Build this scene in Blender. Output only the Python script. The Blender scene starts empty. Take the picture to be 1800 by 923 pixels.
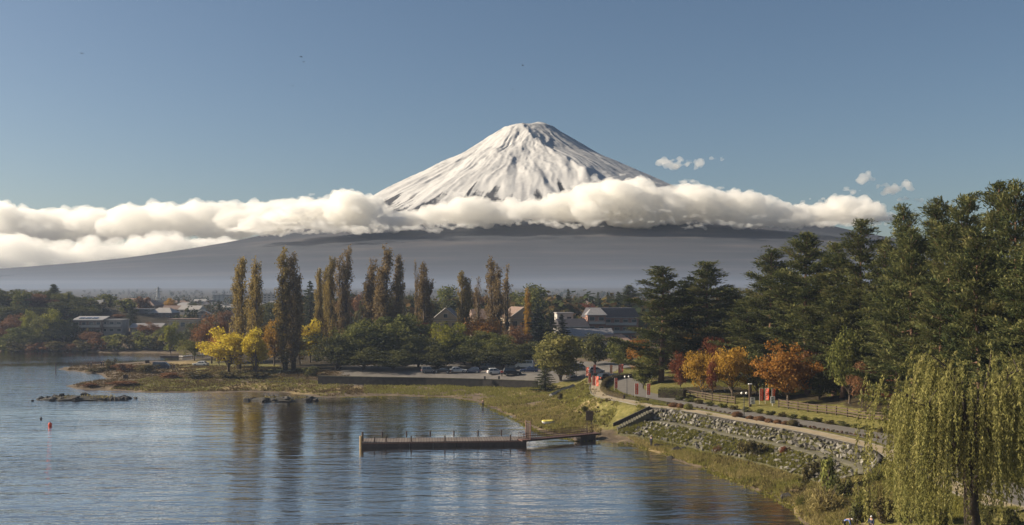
import bpy, bmesh, math, random
import numpy as np
from mathutils import Vector, Matrix, Euler
from mathutils.geometry import tessellate_polygon

# ------------------------------------------------------------------ scene, camera, light
S = bpy.context.scene
COL = S.collection
S.view_settings.view_transform = 'Standard'
S.view_settings.look = 'None'
S.view_settings.exposure = 0.84
S.view_settings.gamma = 1.0
S.render.engine = 'CYCLES'
S.cycles.use_denoising = True
S.cycles.max_bounces = 16
S.cycles.diffuse_bounces = 3
S.cycles.glossy_bounces = 3
S.cycles.transmission_bounces = 4
S.cycles.volume_bounces = 16
S.cycles.transparent_max_bounces = 6

CAM_H, FPX, HOR = 23.0, 1750.0, 515.0          # eye height, focal length in photo pixels, horizon row
cam_data = bpy.data.cameras.new("camera")
cam_data.sensor_width = 36.0
cam_data.lens = 35.0
cam_data.shift_y = (HOR - 461.5) / 1800.0
cam_data.clip_start = 0.5
cam_data.clip_end = 80000.0
cam = bpy.data.objects.new("camera", cam_data)
cam.location = (0, 0, CAM_H)
cam.rotation_euler = (math.radians(90), 0, 0)
COL.objects.link(cam)
S.camera = cam

SUN_DIR = Vector((-0.84, 0.10, 0.44)).normalized()
SUN_EL = math.asin(SUN_DIR.z)
SUN_AZ = math.atan2(SUN_DIR.x, SUN_DIR.y)
world = bpy.data.worlds.new("World")
S.world = world
world.use_nodes = True
wn = world.node_tree
bg = wn.nodes['Background']
sky = wn.nodes.new('ShaderNodeTexSky')
sky.sky_type = 'NISHITA'
sky.sun_disc = False
sky.sun_elevation = SUN_EL
sky.sun_rotation = SUN_AZ
sky.altitude = 850.0
sky.air_density = 1.0
sky.dust_density = 2.6
sky.ozone_density = 2.5
wb = wn.nodes.new('ShaderNodeMix'); wb.data_type = 'RGBA'; wb.blend_type = 'MULTIPLY'; wb.inputs['Factor'].default_value = 1.0
wb.inputs['B'].default_value = (1.0, .99, .95, 1)
wn.links.new(sky.outputs[0], wb.inputs['A']); wn.links.new(wb.outputs['Result'], bg.inputs[0])
bg.inputs[1].default_value = 0.05

sun_data = bpy.data.lights.new("sun", 'SUN')
sun_data.energy = 5.0
sun_data.angle = math.radians(0.5)
sun_data.color = (1.0, 0.87, 0.68)
sun = bpy.data.objects.new("sun", sun_data)
sun.rotation_euler = (-SUN_DIR).to_track_quat('-Z', 'Y').to_euler()
sun.location = (-300, 100, 300)
COL.objects.link(sun)

# ------------------------------------------------------------------ helpers
def at(px, py, z):
    """a pixel of the photograph on the level z -> a place"""
    d = (CAM_H - z) * FPX / (py - HOR)
    return Vector(((px - 900.0) * d / FPX, d, z))

def rng(seed):
    return np.random.default_rng(seed)

def tag(o, label=None, cat=None, group=None, kind=None):
    if label: o['label'] = label
    if cat: o['category'] = cat
    if group: o['group'] = group
    if kind: o['kind'] = kind
    return o

def link(o, parent=None):
    COL.objects.link(o)
    if parent is not None: o.parent = parent
    return o

def empty(name, loc, rz=0.0):
    o = bpy.data.objects.new(name, None)
    o.empty_display_size = 0.3
    o.location = loc
    o.rotation_euler = (0, 0, rz)
    return link(o)

def make_mesh(name, V, F, mats=(), midx=None, attrs=None, smooth=False):
    """V (n,3); F list of index tuples, or an int array (m,k) of equal faces"""
    me = bpy.data.meshes.new(name)
    V = np.asarray(V, dtype=np.float32)
    if isinstance(F, np.ndarray):
        m, k = F.shape
        me.vertices.add(len(V)); me.vertices.foreach_set('co', V.ravel())
        me.loops.add(m * k); me.loops.foreach_set('vertex_index', F.astype(np.int32).ravel())
        me.polygons.add(m)
        me.polygons.foreach_set('loop_start', np.arange(0, m * k, k, dtype=np.int32))
        me.polygons.foreach_set('loop_total', np.full(m, k, dtype=np.int32))
        me.update(calc_edges=True)
    else:
        me.from_pydata([tuple(map(float, v)) for v in V], [], [tuple(map(int, f)) for f in F])
    for mt in mats: me.materials.append(mt)
    if midx is not None:
        me.polygons.foreach_set('material_index', np.asarray(midx, dtype=np.int32))
    if attrs:
        for an, av in attrs.items():
            av = np.asarray(av, dtype=np.float32)
            if av.ndim == 1:
                a = me.attributes.new(an, 'FLOAT', 'POINT'); a.data.foreach_set('value', av)
            else:
                a = me.attributes.new(an, 'FLOAT_COLOR', 'POINT'); a.data.foreach_set('color', av.ravel())
    if smooth:
        me.polygons.foreach_set('use_smooth', np.ones(len(me.polygons), dtype=bool))
    me.update()
    return me

def obj(name, me, parent=None):
    return link(bpy.data.objects.new(name, me), parent)

class MB:
    """collects boxes, tubes and the like into ONE mesh"""
    def __init__(self): self.V, self.F, self.M = [], [], []
    def add(self, V, F, m=0):
        b = len(self.V)
        self.V.extend([tuple(v) for v in V])
        self.F.extend([tuple(i + b for i in f) for f in F]); self.M.extend([m] * len(F))
        return self
    def box(self, c, s, rz=0.0, m=0, rx=0.0, ry=0.0):
        R = Euler((rx, ry, rz)).to_matrix()
        V = []
        for z in (-.5, .5):
            for x, y in ((-.5, -.5), (.5, -.5), (.5, .5), (-.5, .5)):
                V.append(Vector(c) + R @ Vector((x * s[0], y * s[1], z * s[2])))
        return self.add(V, [(3, 2, 1, 0), (4, 5, 6, 7), (0, 1, 5, 4), (1, 2, 6, 5), (2, 3, 7, 6), (3, 0, 4, 7)], m)
    def tube(self, pts, rad, n=8, m=0, cap=True):
        pts = [Vector(p) for p in pts]
        rad = [float(q) for q in rad] if hasattr(rad, '__len__') else [float(rad)] * len(pts)
        V, F = [], []
        up = Vector((0, 0, 1))
        for i, p in enumerate(pts):
            t = (pts[min(i + 1, len(pts) - 1)] - pts[max(i - 1, 0)]).normalized()
            a = up if abs(t.z) < 0.9 else Vector((1, 0, 0))
            u = t.cross(a).normalized(); w = u.cross(t)
            for k in range(n):
                an = 2 * math.pi * k / n
                V.append(p + rad[i] * (math.cos(an) * u + math.sin(an) * w))
        for i in range(len(pts) - 1):
            for k in range(n):
                F.append((i * n + k, i * n + (k + 1) % n, (i + 1) * n + (k + 1) % n, (i + 1) * n + k))
        if cap:
            F.append(tuple(range(n))); F.append(tuple(reversed(range((len(pts) - 1) * n, len(pts) * n))))
        return self.add(V, F, m)
    def prism(self, prof, y0, y1, m=0, axis='y'):
        """profile in (a, z), swept along y (or x)"""
        n = len(prof)
        if axis == 'y':
            V = [(a, y0, z) for a, z in prof] + [(a, y1, z) for a, z in prof]
        else:
            V = [(y0, a, z) for a, z in prof] + [(y1, a, z) for a, z in prof]
        F = [tuple(range(n)), tuple(reversed(range(n, 2 * n)))]
        F += [(i, i + n, (i + 1) % n + n, (i + 1) % n) for i in range(n)]
        return self.add(V, F, m)
    def ico(self, c, s, sub=1, seed=0, jit=0.0, m=0):
        bm = bmesh.new(); bmesh.ops.create_icosphere(bm, subdivisions=sub, radius=1.0)
        r = random.Random(seed)
        V = []
        for v in bm.verts:
            k = 1 + jit * (r.random() - .5) * 2
            V.append((c[0] + v.co.x * s[0] * k, c[1] + v.co.y * s[1] * k, c[2] + v.co.z * s[2] * k))
        F = [tuple(v.index for v in f.verts) for f in bm.faces]
        bm.free()
        return self.add(V, F, m)
    def mesh(self, name, mats, smooth=False, bevel=0.0):
        me = make_mesh(name, self.V, self.F, mats, self.M, smooth=smooth)
        bm = bmesh.new(); bm.from_mesh(me)
        bmesh.ops.recalc_face_normals(bm, faces=bm.faces)
        if bevel > 0:
            bmesh.ops.bevel(bm, geom=[e for e in bm.edges if len(e.link_faces) == 2 and e.calc_face_angle(0) > 0.5],
                            offset=bevel, segments=1, affect='EDGES')
        bm.to_mesh(me); bm.free()
        return me
    def build(self, name, mats, parent=None, smooth=False, bevel=0.0):
        return obj(name, self.mesh(name, mats if isinstance(mats, (list, tuple)) else [mats], smooth, bevel), parent)

def copy_thing(root, loc, rz=0.0, scale=(1, 1, 1)):
    r = root.copy(); link(r)
    r.location = loc; r.rotation_euler = (0, 0, rz); r.scale = scale
    for ch in list(root.children):
        c = ch.copy(); link(c); c.parent = r
        for g in list(ch.children):
            d = g.copy(); link(d); d.parent = c
    return r

# value noise on numpy arrays
def _hash(ix, iy, seed):
    h = (ix.astype(np.int64) * 374761393 + iy.astype(np.int64) * 668265263 + seed * 1442695041) & 0xFFFFFFFF
    h = ((h ^ (h >> 13)) * 1274126177) & 0xFFFFFFFF
    return ((h ^ (h >> 16)) & 0xFFFF) / 65535.0
def vnoise(x, y, seed=0):
    x, y = np.asarray(x, float), np.asarray(y, float)
    ix, iy = np.floor(x), np.floor(y); fx, fy = x - ix, y - iy
    fx = fx * fx * (3 - 2 * fx); fy = fy * fy * (3 - 2 * fy)
    a, b = _hash(ix, iy, seed), _hash(ix + 1, iy, seed)
    c, d = _hash(ix, iy + 1, seed), _hash(ix + 1, iy + 1, seed)
    return (a * (1 - fx) + b * fx) * (1 - fy) + (c * (1 - fx) + d * fx) * fy
def fbm(x, y, seed=0, octv=4, gain=0.5):
    s, a, t = 0.0, 1.0, 0.0
    for o in range(octv):
        s = s + a * vnoise(x * 2 ** o, y * 2 ** o, seed + 17 * o); t += a; a *= gain
    return s / t

# ------------------------------------------------------------------ materials
def new_mat(name):
    m = bpy.data.materials.new(name); m.use_nodes = True
    return m, m.node_tree, m.node_tree.nodes['Principled BSDF']

def setin(b, **kw):
    for k, v in kw.items():
        k = k.replace('_', ' ')
        if k in b.inputs: b.inputs[k].default_value = v

def plain(name, col, rough=0.7, var=0.18, scale=3.0, metal=0.0, bump=0.0, spec=0.3):
    """a base colour with procedural mottling and fine relief"""
    m, t, b = new_mat(name)
    setin(b, Roughness=rough, Metallic=metal, Specular_IOR_Level=spec)
    tc = t.nodes.new('ShaderNodeTexCoord')
    nz = t.nodes.new('ShaderNodeTexNoise'); nz.inputs['Scale'].default_value = scale; nz.inputs['Detail'].default_value = 5
    t.links.new(tc.outputs['Object'], nz.inputs['Vector'])
    rp = t.nodes.new('ShaderNodeValToRGB')
    rp.color_ramp.elements[0].position = 0.3; rp.color_ramp.elements[1].position = 0.7
    rp.color_ramp.elements[0].color = (*[c * (1 - var) for c in col], 1)
    rp.color_ramp.elements[1].color = (*[min(1, c * (1 + var)) for c in col], 1)
    t.links.new(nz.outputs['Fac'], rp.inputs['Fac']); t.links.new(rp.outputs['Color'], b.inputs['Base Color'])
    if bump > 0:
        bp = t.nodes.new('ShaderNodeBump'); bp.inputs['Strength'].default_value = bump; bp.inputs['Distance'].default_value = 0.05
        t.links.new(nz.outputs['Fac'], bp.inputs['Height']); t.links.new(bp.outputs['Normal'], b.inputs['Normal'])
    return m

def leaf_mat(name, cols, trans=0.35, vary=0.12):
    """foliage: leaf colour runs over the leaves' own tint, with some light coming through"""
    m, t, b = new_mat(name)
    t.nodes.remove(b)
    at_ = t.nodes.new('ShaderNodeAttribute'); at_.attribute_name = 'tint'
    rp = t.nodes.new('ShaderNodeValToRGB')
    el = rp.color_ramp.elements
    el[0].position = 0.0; el[0].color = (*cols[0], 1)
    el[1].position = 1.0; el[1].color = (*cols[-1], 1)
    for i, c in enumerate(cols[1:-1]):
        e = el.new((i + 1) / (len(cols) - 1)); e.color = (*c, 1)
    t.links.new(at_.outputs['Fac'], rp.inputs['Fac'])
    oi = t.nodes.new('ShaderNodeObjectInfo')
    mr = t.nodes.new('ShaderNodeMapRange')
    mr.inputs['To Min'].default_value = 1 - vary; mr.inputs['To Max'].default_value = 1 + vary
    t.links.new(oi.outputs['Random'], mr.inputs['Value'])
    hs = t.nodes.new('ShaderNodeHueSaturation')
    t.links.new(rp.outputs['Color'], hs.inputs['Color']); t.links.new(mr.outputs['Result'], hs.inputs['Value'])
    df = t.nodes.new('ShaderNodeBsdfDiffuse'); tr = t.nodes.new('ShaderNodeBsdfTranslucent')
    mx = t.nodes.new('ShaderNodeMixShader'); mx.inputs['Fac'].default_value = trans
    t.links.new(hs.outputs['Color'], df.inputs['Color']); t.links.new(hs.outputs['Color'], tr.inputs['Color'])
    t.links.new(df.outputs[0], mx.inputs[1]); t.links.new(tr.outputs[0], mx.inputs[2])
    t.links.new(mx.outputs[0], t.nodes['Material Output'].inputs['Surface'])
    return m
# ------------------------------------------------------------------ shape of the land
SHORE = [(1500,985),(1462,950),(1430,925),(1395,892),(1350,870),(1290,846),(1235,823),(1175,801),(1120,784),(1062,774),(1012,776),
 (985,768),(955,764),(930,752),(905,738),(880,727),(860,717),(835,707),(800,701),(760,698),(700,696),(640,698),(600,699),(560,697),
 (520,692),(470,690),(400,690),(330,690),(270,690),(200,687),(150,684),(108,679),(140,672),(180,667),(178,660),(160,655),(128,652),(100,649),
 (130,643),(165,641),(200,639),(235,636.5),(270,635),(310,635),(345,632),(372,629),(386,625),(372,622),(330,622),(250,621),(200,620),(130,618),
 (60,617),(0,616),(-120,613),(-400,608)]
shore_w = [at(x, y, 0.0) for x, y in SHORE]
shore_pts = []
for a, b in zip(shore_w[:-1], shore_w[1:]):
    n = max(1, int((b - a).length / 5.0))
    for i in range(n): shore_pts.append(a.lerp(b, i / n))
shore_pts = np.array([(p.x, p.y) for p in shore_pts])

# (px, py, z, cover)   g green grass  y dry straw  d bare earth  f shaded forest floor  t built-up land  l lawn
CTRL = [
 (1040,690,4.0,'g'),(1060,672,3.8,'g'),(1100,668,3.8,'g'),(1110,690,4.1,'g'),(1150,700,4.3,'g'),(1200,707,4.3,'g'),(1250,718,4.3,'g'),
 (1320,730,4.3,'g'),(1410,745,4.3,'g'),(1475,755,4.3,'g'),(1560,772,4.2,'g'),(1650,807,4.0,'g'),(1750,853,3.8,'g'),(1800,868,3.8,'g'),(1900,900,3.8,'g'),
 (1040,655,3.2,'g'),(1000,655,3.0,'g'),(950,660,2.8,'d'),(900,655,2.7,'d'),(800,655,2.6,'d'),(700,655,2.6,'d'),(600,655,2.4,'d'),(800,645,2.8,'d'),(900,645,2.9,'d'),
 (700,645,2.8,'f'),(600,645,2.7,'f'),(860,650,2.7,'d'),
 (940,677,1.1,'g'),(870,676,1.1,'g'),(800,675,1.0,'g'),(720,673,1.0,'y'),(650,671,1.1,'d'),(580,668,1.2,'d'),
 (940,690,0.9,'y'),(1000,690,2.2,'g'),(960,720,0.8,'y'),(1000,732,1.3,'y'),(1060,748,0.9,'g'),(1100,763,0.7,'d'),(1030,707,3.0,'g'),(1015,682,3.4,'g'),
 (1050,722,2.5,'g'),(1000,702,2.1,'g'),(975,700,1.5,'y'),(960,690,1.2,'g'),(1066,707,4.0,'g'),(1085,732,2.5,'g'),(1110,730,3.0,'g'),(1060,762,0.5,'d'),(1080,752,1.3,'g'),
 (1150,772,.8,'d'),(1180,790,.3,'y'),(1215,795,.5,'y'),(1250,812,.5,'y'),(1320,837,.6,'g'),(1400,862,.7,'y'),(1450,885,1.0,'y'),(1400,830,1.1,'y'),
 (1480,860,1.7,'d'),(1500,905,1.2,'d'),(1560,905,2.2,'g'),(1600,870,3.2,'g'),(1540,845,2.4,'g'),(1700,930,2.9,'g'),(1640,905,2.8,'g'),(1800,915,3.3,'g'),(1560,960,1.8,'g'),(1700,1000,2.8,'g'),(1900,1000,3.0,'g'),
 (1160,760,1.2,'g'),(1120,770,.6,'d'),
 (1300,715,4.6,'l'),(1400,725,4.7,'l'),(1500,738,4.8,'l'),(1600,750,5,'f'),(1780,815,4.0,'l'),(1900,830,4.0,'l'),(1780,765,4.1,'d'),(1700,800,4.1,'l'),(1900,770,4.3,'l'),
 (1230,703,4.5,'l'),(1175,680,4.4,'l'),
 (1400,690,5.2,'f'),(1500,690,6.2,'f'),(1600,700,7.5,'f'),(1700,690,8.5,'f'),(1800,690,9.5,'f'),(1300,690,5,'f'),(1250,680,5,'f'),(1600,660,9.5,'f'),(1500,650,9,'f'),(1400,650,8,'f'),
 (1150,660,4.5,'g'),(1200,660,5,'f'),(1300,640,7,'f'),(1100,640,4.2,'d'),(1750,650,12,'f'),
 (380,648,1.7,'l'),(350,645,1.4,'l'),(420,650,1.8,'l'),(508,653,1.9,'l'),(455,650,1.9,'l'),(545,655,2.0,'f'),(300,650,1.1,'y'),(250,655,0.9,'d'),(220,650,.8,'d'),(200,645,.6,'d'),(400,664,.9,'d'),(450,666,.9,'d'),
 (330,660,.8,'d'),(285,646,1.1,'l'),(280,642,1.0,'y'),(520,668,1.0,'f'),(450,678,.5,'y'),(360,676,.5,'g'),(300,680,.5,'g'),(220,678,.5,'d'),(160,680,.3,'d'),(600,686,.4,'y'),(540,686,.3,'y'),(700,685,.5,'d'),(800,690,.5,'d'),(780,684,.7,'g'),(870,702,.5,'d'),(900,717,.5,'d'),(930,735,.5,'y'),
 (160,650,.6,'d'),(120,650,.3,'d'),(200,652,.5,'d'),(230,664,.6,'d'),
 (450,635,2.2,'f'),(550,640,2.5,'f'),(650,638,2.8,'f'),(420,625,2.2,'f'),(450,610,3.4,'f'),
]
ctrl_w = []
for px, py, z, c in CTRL:
    p = at(px, py, z); ctrl_w.append((p.x, p.y, z, c))
ctrl_w += [(-60,370,4,'f'),(0,370,5,'f'),(50,370,6,'f'),(110,340,6,'f'),(-130,405,3.5,'d'),(-160,405,3.5,'d'),(-190,412,5,'f'),(-220,410,4,'f'),(-110,400,3,'g'),(-85,395,3,'g'),
 (-195,445,15,'f'),(-235,455,19,'f'),(-280,455,20,'f'),(-165,455,12,'f'),(-130,470,7,'t'),(-150,520,9,'t'),(0,520,9,'t'),(100,520,11,'t'),(200,520,15,'f'),
 (-80,470,7,'t'),(0,450,7,'t'),(80,440,8,'t'),(160,420,11,'f'),(-330,470,20,'f'),(-330,560,18,'f'),(260,420,18,'f'),(150,250,11,'f'),(200,300,14,'f'),(90,230,8,'f'),(120,300,9,'f'),(-200,560,12,'t'),(90,150,6,'f'),(110,120,5,'l'),(60,280,5,'f')]

def rbf_build():
    P, Z = [], []
    for i, (x, y) in enumerate(shore_pts):
        P.append((x, y)); Z.append(0.0)
        j0, j1 = max(0, i - 1), min(len(shore_pts) - 1, i + 1)
        t = shore_pts[j1] - shore_pts[j0]; t = t / (np.linalg.norm(t) + 1e-9)
        n = np.array((-t[1], t[0]))                       # water lies on the left of the line
        q = np.array((x, y)) + n * 3.5
        if np.min(np.hypot(*(shore_pts - q).T)) > 2.6: P.append(tuple(q)); Z.append(-0.5)
        q = np.array((x, y)) + n * 9.0
        if i % 2 == 0 and np.min(np.hypot(*(shore_pts - q).T)) > 7: P.append(tuple(q)); Z.append(-1.6)
    for x, y in ((0,110),(-20,140),(-20,170),(-10,185),(-60,190),(-100,170),(-140,200),(-100,110),(0,80),(-160,260),(-200,330),(-180,370),(-250,380),(-300,300),(-125,352),(-150,360),(20,95),(25,85)):
        P.append((x, y)); Z.append(-1.9)
    for x, y, z, c in ctrl_w: P.append((x, y)); Z.append(z)
    P = np.array(P); Z = np.array(Z)
    n = len(P)
    A = np.hypot(P[:, None, 0] - P[None, :, 0], P[:, None, 1] - P[None, :, 1])
    M = np.zeros((n + 3, n + 3)); M[:n, :n] = A - np.eye(n) * 0.25
    M[:n, n] = 1; M[:n, n + 1:] = P / 100.0
    M[n:, :n] = M[:n, n:].T
    w = np.linalg.solve(M, np.concatenate([Z, np.zeros(3)]))
    return P, w
RBF_P, RBF_W = rbf_build()
def rbf_eval(x, y):
    out = np.empty(x.shape).ravel(); xr, yr = x.ravel(), y.ravel()
    n = len(RBF_P)
    for s in range(0, len(xr), 20000):
        a, b = xr[s:s + 20000], yr[s:s + 20000]
        d = np.hypot(a[:, None] - RBF_P[None, :, 0], b[:, None] - RBF_P[None, :, 1])
        out[s:s + 20000] = d @ RBF_W[:n] + RBF_W[n] + (a * RBF_W[n + 1] + b * RBF_W[n + 2]) / 100.0
    return out.reshape(x.shape)

# the great volcano: height over the lake, from the distance to its summit
PEAK = Vector((28 * 16500 / 1750.0, 16500.0))
PR = np.array([0, 330, 450, 850, 1230, 1700, 2150, 2500, 2900, 3600, 4800, 6500, 8900, 11000, 13000, 14800, 16000, 30000])
PZ = np.array([2730, 2755, 2740, 2490, 2250, 2030, 1810, 1640, 1430, 1090, 745, 450, 208, 92, 30, 7, 2, 1])
_fr = np.arange(0, 30001, 25.0); _fz = np.interp(_fr, PR, PZ)
_fs = _fz.copy()
for _w, _r0 in ((9, 1200), (41, 3000)):                           # round the joints of the profile
    _k = np.convolve(np.pad(_fs, _w, mode='edge'), np.hanning(2 * _w + 1) / np.hanning(2 * _w + 1).sum(), 'same')[_w:-_w]
    _q = np.clip((_fr - _r0 * .6) / (_r0 * .8), 0, 1); _fs = _fs * (1 - _q) + _k * _q
PR, PZ = _fr, _fs
def far_height(x, y):
    r = np.hypot(x - PEAK.x, y - PEAK.y)
    r = r * (1 - .20 * np.clip((x - PEAK.x) / (r + 1), 0, 1) * np.clip((r - 2900) / 1600, 0, 1))   # the right-hand flank falls off later
    z = np.interp(r, PR, PZ)
    return z + (fbm(x / 1100.0, y / 1100.0, 5, 4) - .5) * np.clip((16500 - r) / 9000, 0, 1) * 16 * np.clip(r / 5000, 0, 1)

# road and footpath centre lines (px, py, z)
ROAD_PX = [(985,648,3.0),(1030,652,3.2),(1075,660,3.6),(1105,672,3.9),(1108,684,4.05),(1128,693,4.2),(1165,700,4.3),(1200,706.5,4.3),(1250,716,4.3),(1319,729,4.3),(1410,744,4.3),(1475,755,4.3),(1560,772,4.2),(1650,807,4.0),(1750,856,3.8),(1800,872,3.8),(1900,925,3.7)]
PATH_PX = [(1046,662,3.6),(1048,673,3.85),(1047,684,4.0),(1053,694,4.1),(1072,700.5,4.2),(1105,706,4.3),(1145,714.5,4.3),(1200,720,4.3),(1300,738,4.3),(1400,755,4.3),(1480,772,4.3),(1546,790,4.2),(1600,816,4.1),(1680,858,3.9),(1745,885,3.8),(1800,897,3.8)]
def smooth_line(px, step=1.2):
    P = [at(*p) for p in px]
    out = []
    for i in range(len(P) - 1):
        p0, p1, p2, p3 = P[max(i - 1, 0)], P[i], P[i + 1], P[min(i + 2, len(P) - 1)]
        n = max(2, int((p2 - p1).length / step))
        for k in range(n):
            t = k / n
            out.append(0.5 * ((2 * p1) + (p2 - p0) * t + (2 * p0 - 5 * p1 + 4 * p2 - p3) * t * t + (3 * p1 - p0 - 3 * p2 + p3) * t ** 3))
    out.append(P[-1])
    return np.array([tuple(p) for p in out])
ROAD = smooth_line(ROAD_PX); PATH = smooth_line(PATH_PX)
ROAD_HW, PATH_HW = 2.6, 1.1

# top edge of the stone-faced bank (px, py, z)
WALL_PX = [(1137,716.5,4.3),(1200,724,4.3),(1300,742,4.3),(1400,760,4.3),(1470,775.5,4.3),(1520,788.5,4.25),(1541,797,4.2),(1549,808,4.1)]
WALL = smooth_line(WALL_PX, 0.8)
def normals2(L):
    t = np.gradient(L[:, :2], axis=0); t /= np.linalg.norm(t, axis=1)[:, None] + 1e-9
    return np.stack([t[:, 1], -t[:, 0]], axis=1)
WN = normals2(WALL)
if WN[10, 0] > 0: WN = -WN                                    # outward = towards the lake
_s = np.linspace(0, 1, len(WALL))
_end = np.clip((1 - _s) / 0.12, 0, 1); _start = np.clip(_s / 0.1, 0, 1)
W_B = np.c_[WALL[:, :2] + WN * 1.25, WALL[:, 2] - 1.65]                      # foot of the upper face
W_C = np.c_[W_B[:, :2] + WN * 1.5, W_B[:, 2] - 0.10]                         # outer edge of the ledge
W_D = np.c_[W_C[:, :2] + WN * 3.9, W_C[:, 2] - 1.75]   # foot of the lower face

GX = np.unique(np.concatenate([np.arange(-245, 131, 1.0), 131 + np.cumsum(1.06 ** np.arange(0, 92)) , -245 - np.cumsum(1.06 ** np.arange(0, 92))]))
GX = GX[(GX > -9500) & (GX < 9500)]
GY = np.unique(np.concatenate([np.arange(70, 300, 0.8), np.arange(300, 420, 1.5), 420 + np.cumsum(1.5 * 1.04 ** np.arange(0, 140))]))
GY = np.concatenate([GY[GY < 7960], [7985.0]])
XX, YY = np.meshgrid(GX, GY)
near = (np.abs(XX) < 420) & (YY < 720)
ZN = np.zeros_like(XX)
ZN[near] = rbf_eval(XX[near], YY[near])
ZF = np.clip(6 + (YY - 400) * 0.002, 2, 10) * np.clip((7900 - YY) / 5000, 0, 1) + far_height(XX, YY)
wgt = np.clip((YY - 520) / 160, 0, 1); wgt = np.maximum(wgt, np.clip((np.abs(XX) - 300) / 100, 0, 1))
wgt = np.where((XX < -240) & (YY < 420), np.clip((-XX - 340) / 70, 0, 1), wgt)
ZF = np.where((XX < 0) & (YY < 400), -2.0, ZF)
ZZ = ZN * (1 - wgt) + ZF * wgt
ZZ = np.maximum(ZZ, -2.5)
# small bumps on dry land
land = np.clip((ZZ - 0.15) / 0.6, 0, 1) * (YY < 600)
ZZ += land * ((fbm(XX / 5.0, YY / 5.0, 3, 3) - .5) * 0.5 + (fbm(XX / 1.6, YY / 1.6, 9, 2) - .5) * 0.25)
ZZ += ((fbm(XX / 7.0, YY / 7.0, 31, 3) - .5) * 0.35) * (np.abs(ZZ) < 0.4)

def dist_line(X, Y, L):
    """distance to a polyline's points, and the index of the nearest"""
    best = np.full(X.shape, 1e9); idx = np.zeros(X.shape, int)
    sel = np.where((X > L[:, 0].min() - 16) & (X < L[:, 0].max() + 16) & (Y > L[:, 1].min() - 16) & (Y < L[:, 1].max() + 16))
    d = np.hypot(X[sel][:, None] - L[None, :, 0], Y[sel][:, None] - L[None, :, 1])
    best[sel] = d.min(1); idx[sel] = d.argmin(1)
    return best, idx
for L, hw in ((ROAD, ROAD_HW), (PATH, PATH_HW)):
    d, i = dist_line(XX, YY, L)
    k = np.clip(1 - (d - hw - 0.9) / 2.0, 0, 1)
    ZZ = ZZ * (1 - k) + (L[i, 2] - 0.05) * k
# cut the land back behind the stone faces
d, i = dist_line(XX, YY, WALL)
rel = (XX - WALL[i, 0]) * WN[i, 0] + (YY - WALL[i, 1]) * WN[i, 1]
tang = np.abs((XX - WALL[i, 0]) * WN[i, 1] - (YY - WALL[i, 1]) * WN[i, 0])
prof = np.interp(rel, [-0.6, 0, 1.25, 2.75, 6.65, 7.8], [0, 0, -1.65, -1.77, -3.52, -3.9])
m = (rel > -0.5) & (rel < 8.4) & (tang < 1.2) & (d < 12)
ZZ = np.where(m, np.minimum(ZZ, WALL[i, 2] + prof - 0.45), ZZ)

def H(x, y):
    """height of the ground"""
    x = np.asarray(x, float); y = np.asarray(y, float)
    ix = np.clip(np.searchsorted(GX, x) - 1, 0, len(GX) - 2); iy = np.clip(np.searchsorted(GY, y) - 1, 0, len(GY) - 2)
    fx = np.clip((x - GX[ix]) / (GX[ix + 1] - GX[ix]), 0, 1); fy = np.clip((y - GY[iy]) / (GY[iy + 1] - GY[iy]), 0, 1)
    return (ZZ[iy, ix] * (1 - fx) + ZZ[iy, ix + 1] * fx) * (1 - fy) + (ZZ[iy + 1, ix] * (1 - fx) + ZZ[iy + 1, ix + 1] * fx) * fy
def h(x, y): return float(H(x, y))

# what covers the ground where
cov = np.zeros(XX.shape + (4,)); cov[..., 0] = 0.35; cov[..., 1] = .4; cov[..., 3] = 0.6
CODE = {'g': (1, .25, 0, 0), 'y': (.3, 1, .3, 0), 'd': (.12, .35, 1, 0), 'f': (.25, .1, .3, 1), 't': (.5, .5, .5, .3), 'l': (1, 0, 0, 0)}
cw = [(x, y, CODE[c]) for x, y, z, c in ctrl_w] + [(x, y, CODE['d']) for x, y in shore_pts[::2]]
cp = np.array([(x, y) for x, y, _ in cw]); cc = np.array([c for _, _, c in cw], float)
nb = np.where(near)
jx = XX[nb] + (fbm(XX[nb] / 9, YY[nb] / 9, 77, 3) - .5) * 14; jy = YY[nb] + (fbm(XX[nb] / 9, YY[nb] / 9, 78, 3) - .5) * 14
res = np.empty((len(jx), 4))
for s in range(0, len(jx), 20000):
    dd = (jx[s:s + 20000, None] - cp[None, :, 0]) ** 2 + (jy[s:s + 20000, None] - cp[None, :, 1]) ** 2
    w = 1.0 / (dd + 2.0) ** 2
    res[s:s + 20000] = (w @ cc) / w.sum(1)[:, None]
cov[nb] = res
cov[YY > 1300] = (.05, .05, .2, 1.0)
# ------------------------------------------------------------------ ground, water, mountain, air
def grid_faces(ny, nx):
    a = np.arange(ny * nx).reshape(ny, nx)
    return np.stack([a[:-1, :-1], a[:-1, 1:], a[1:, 1:], a[1:, :-1]], -1).reshape(-1, 4)

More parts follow.
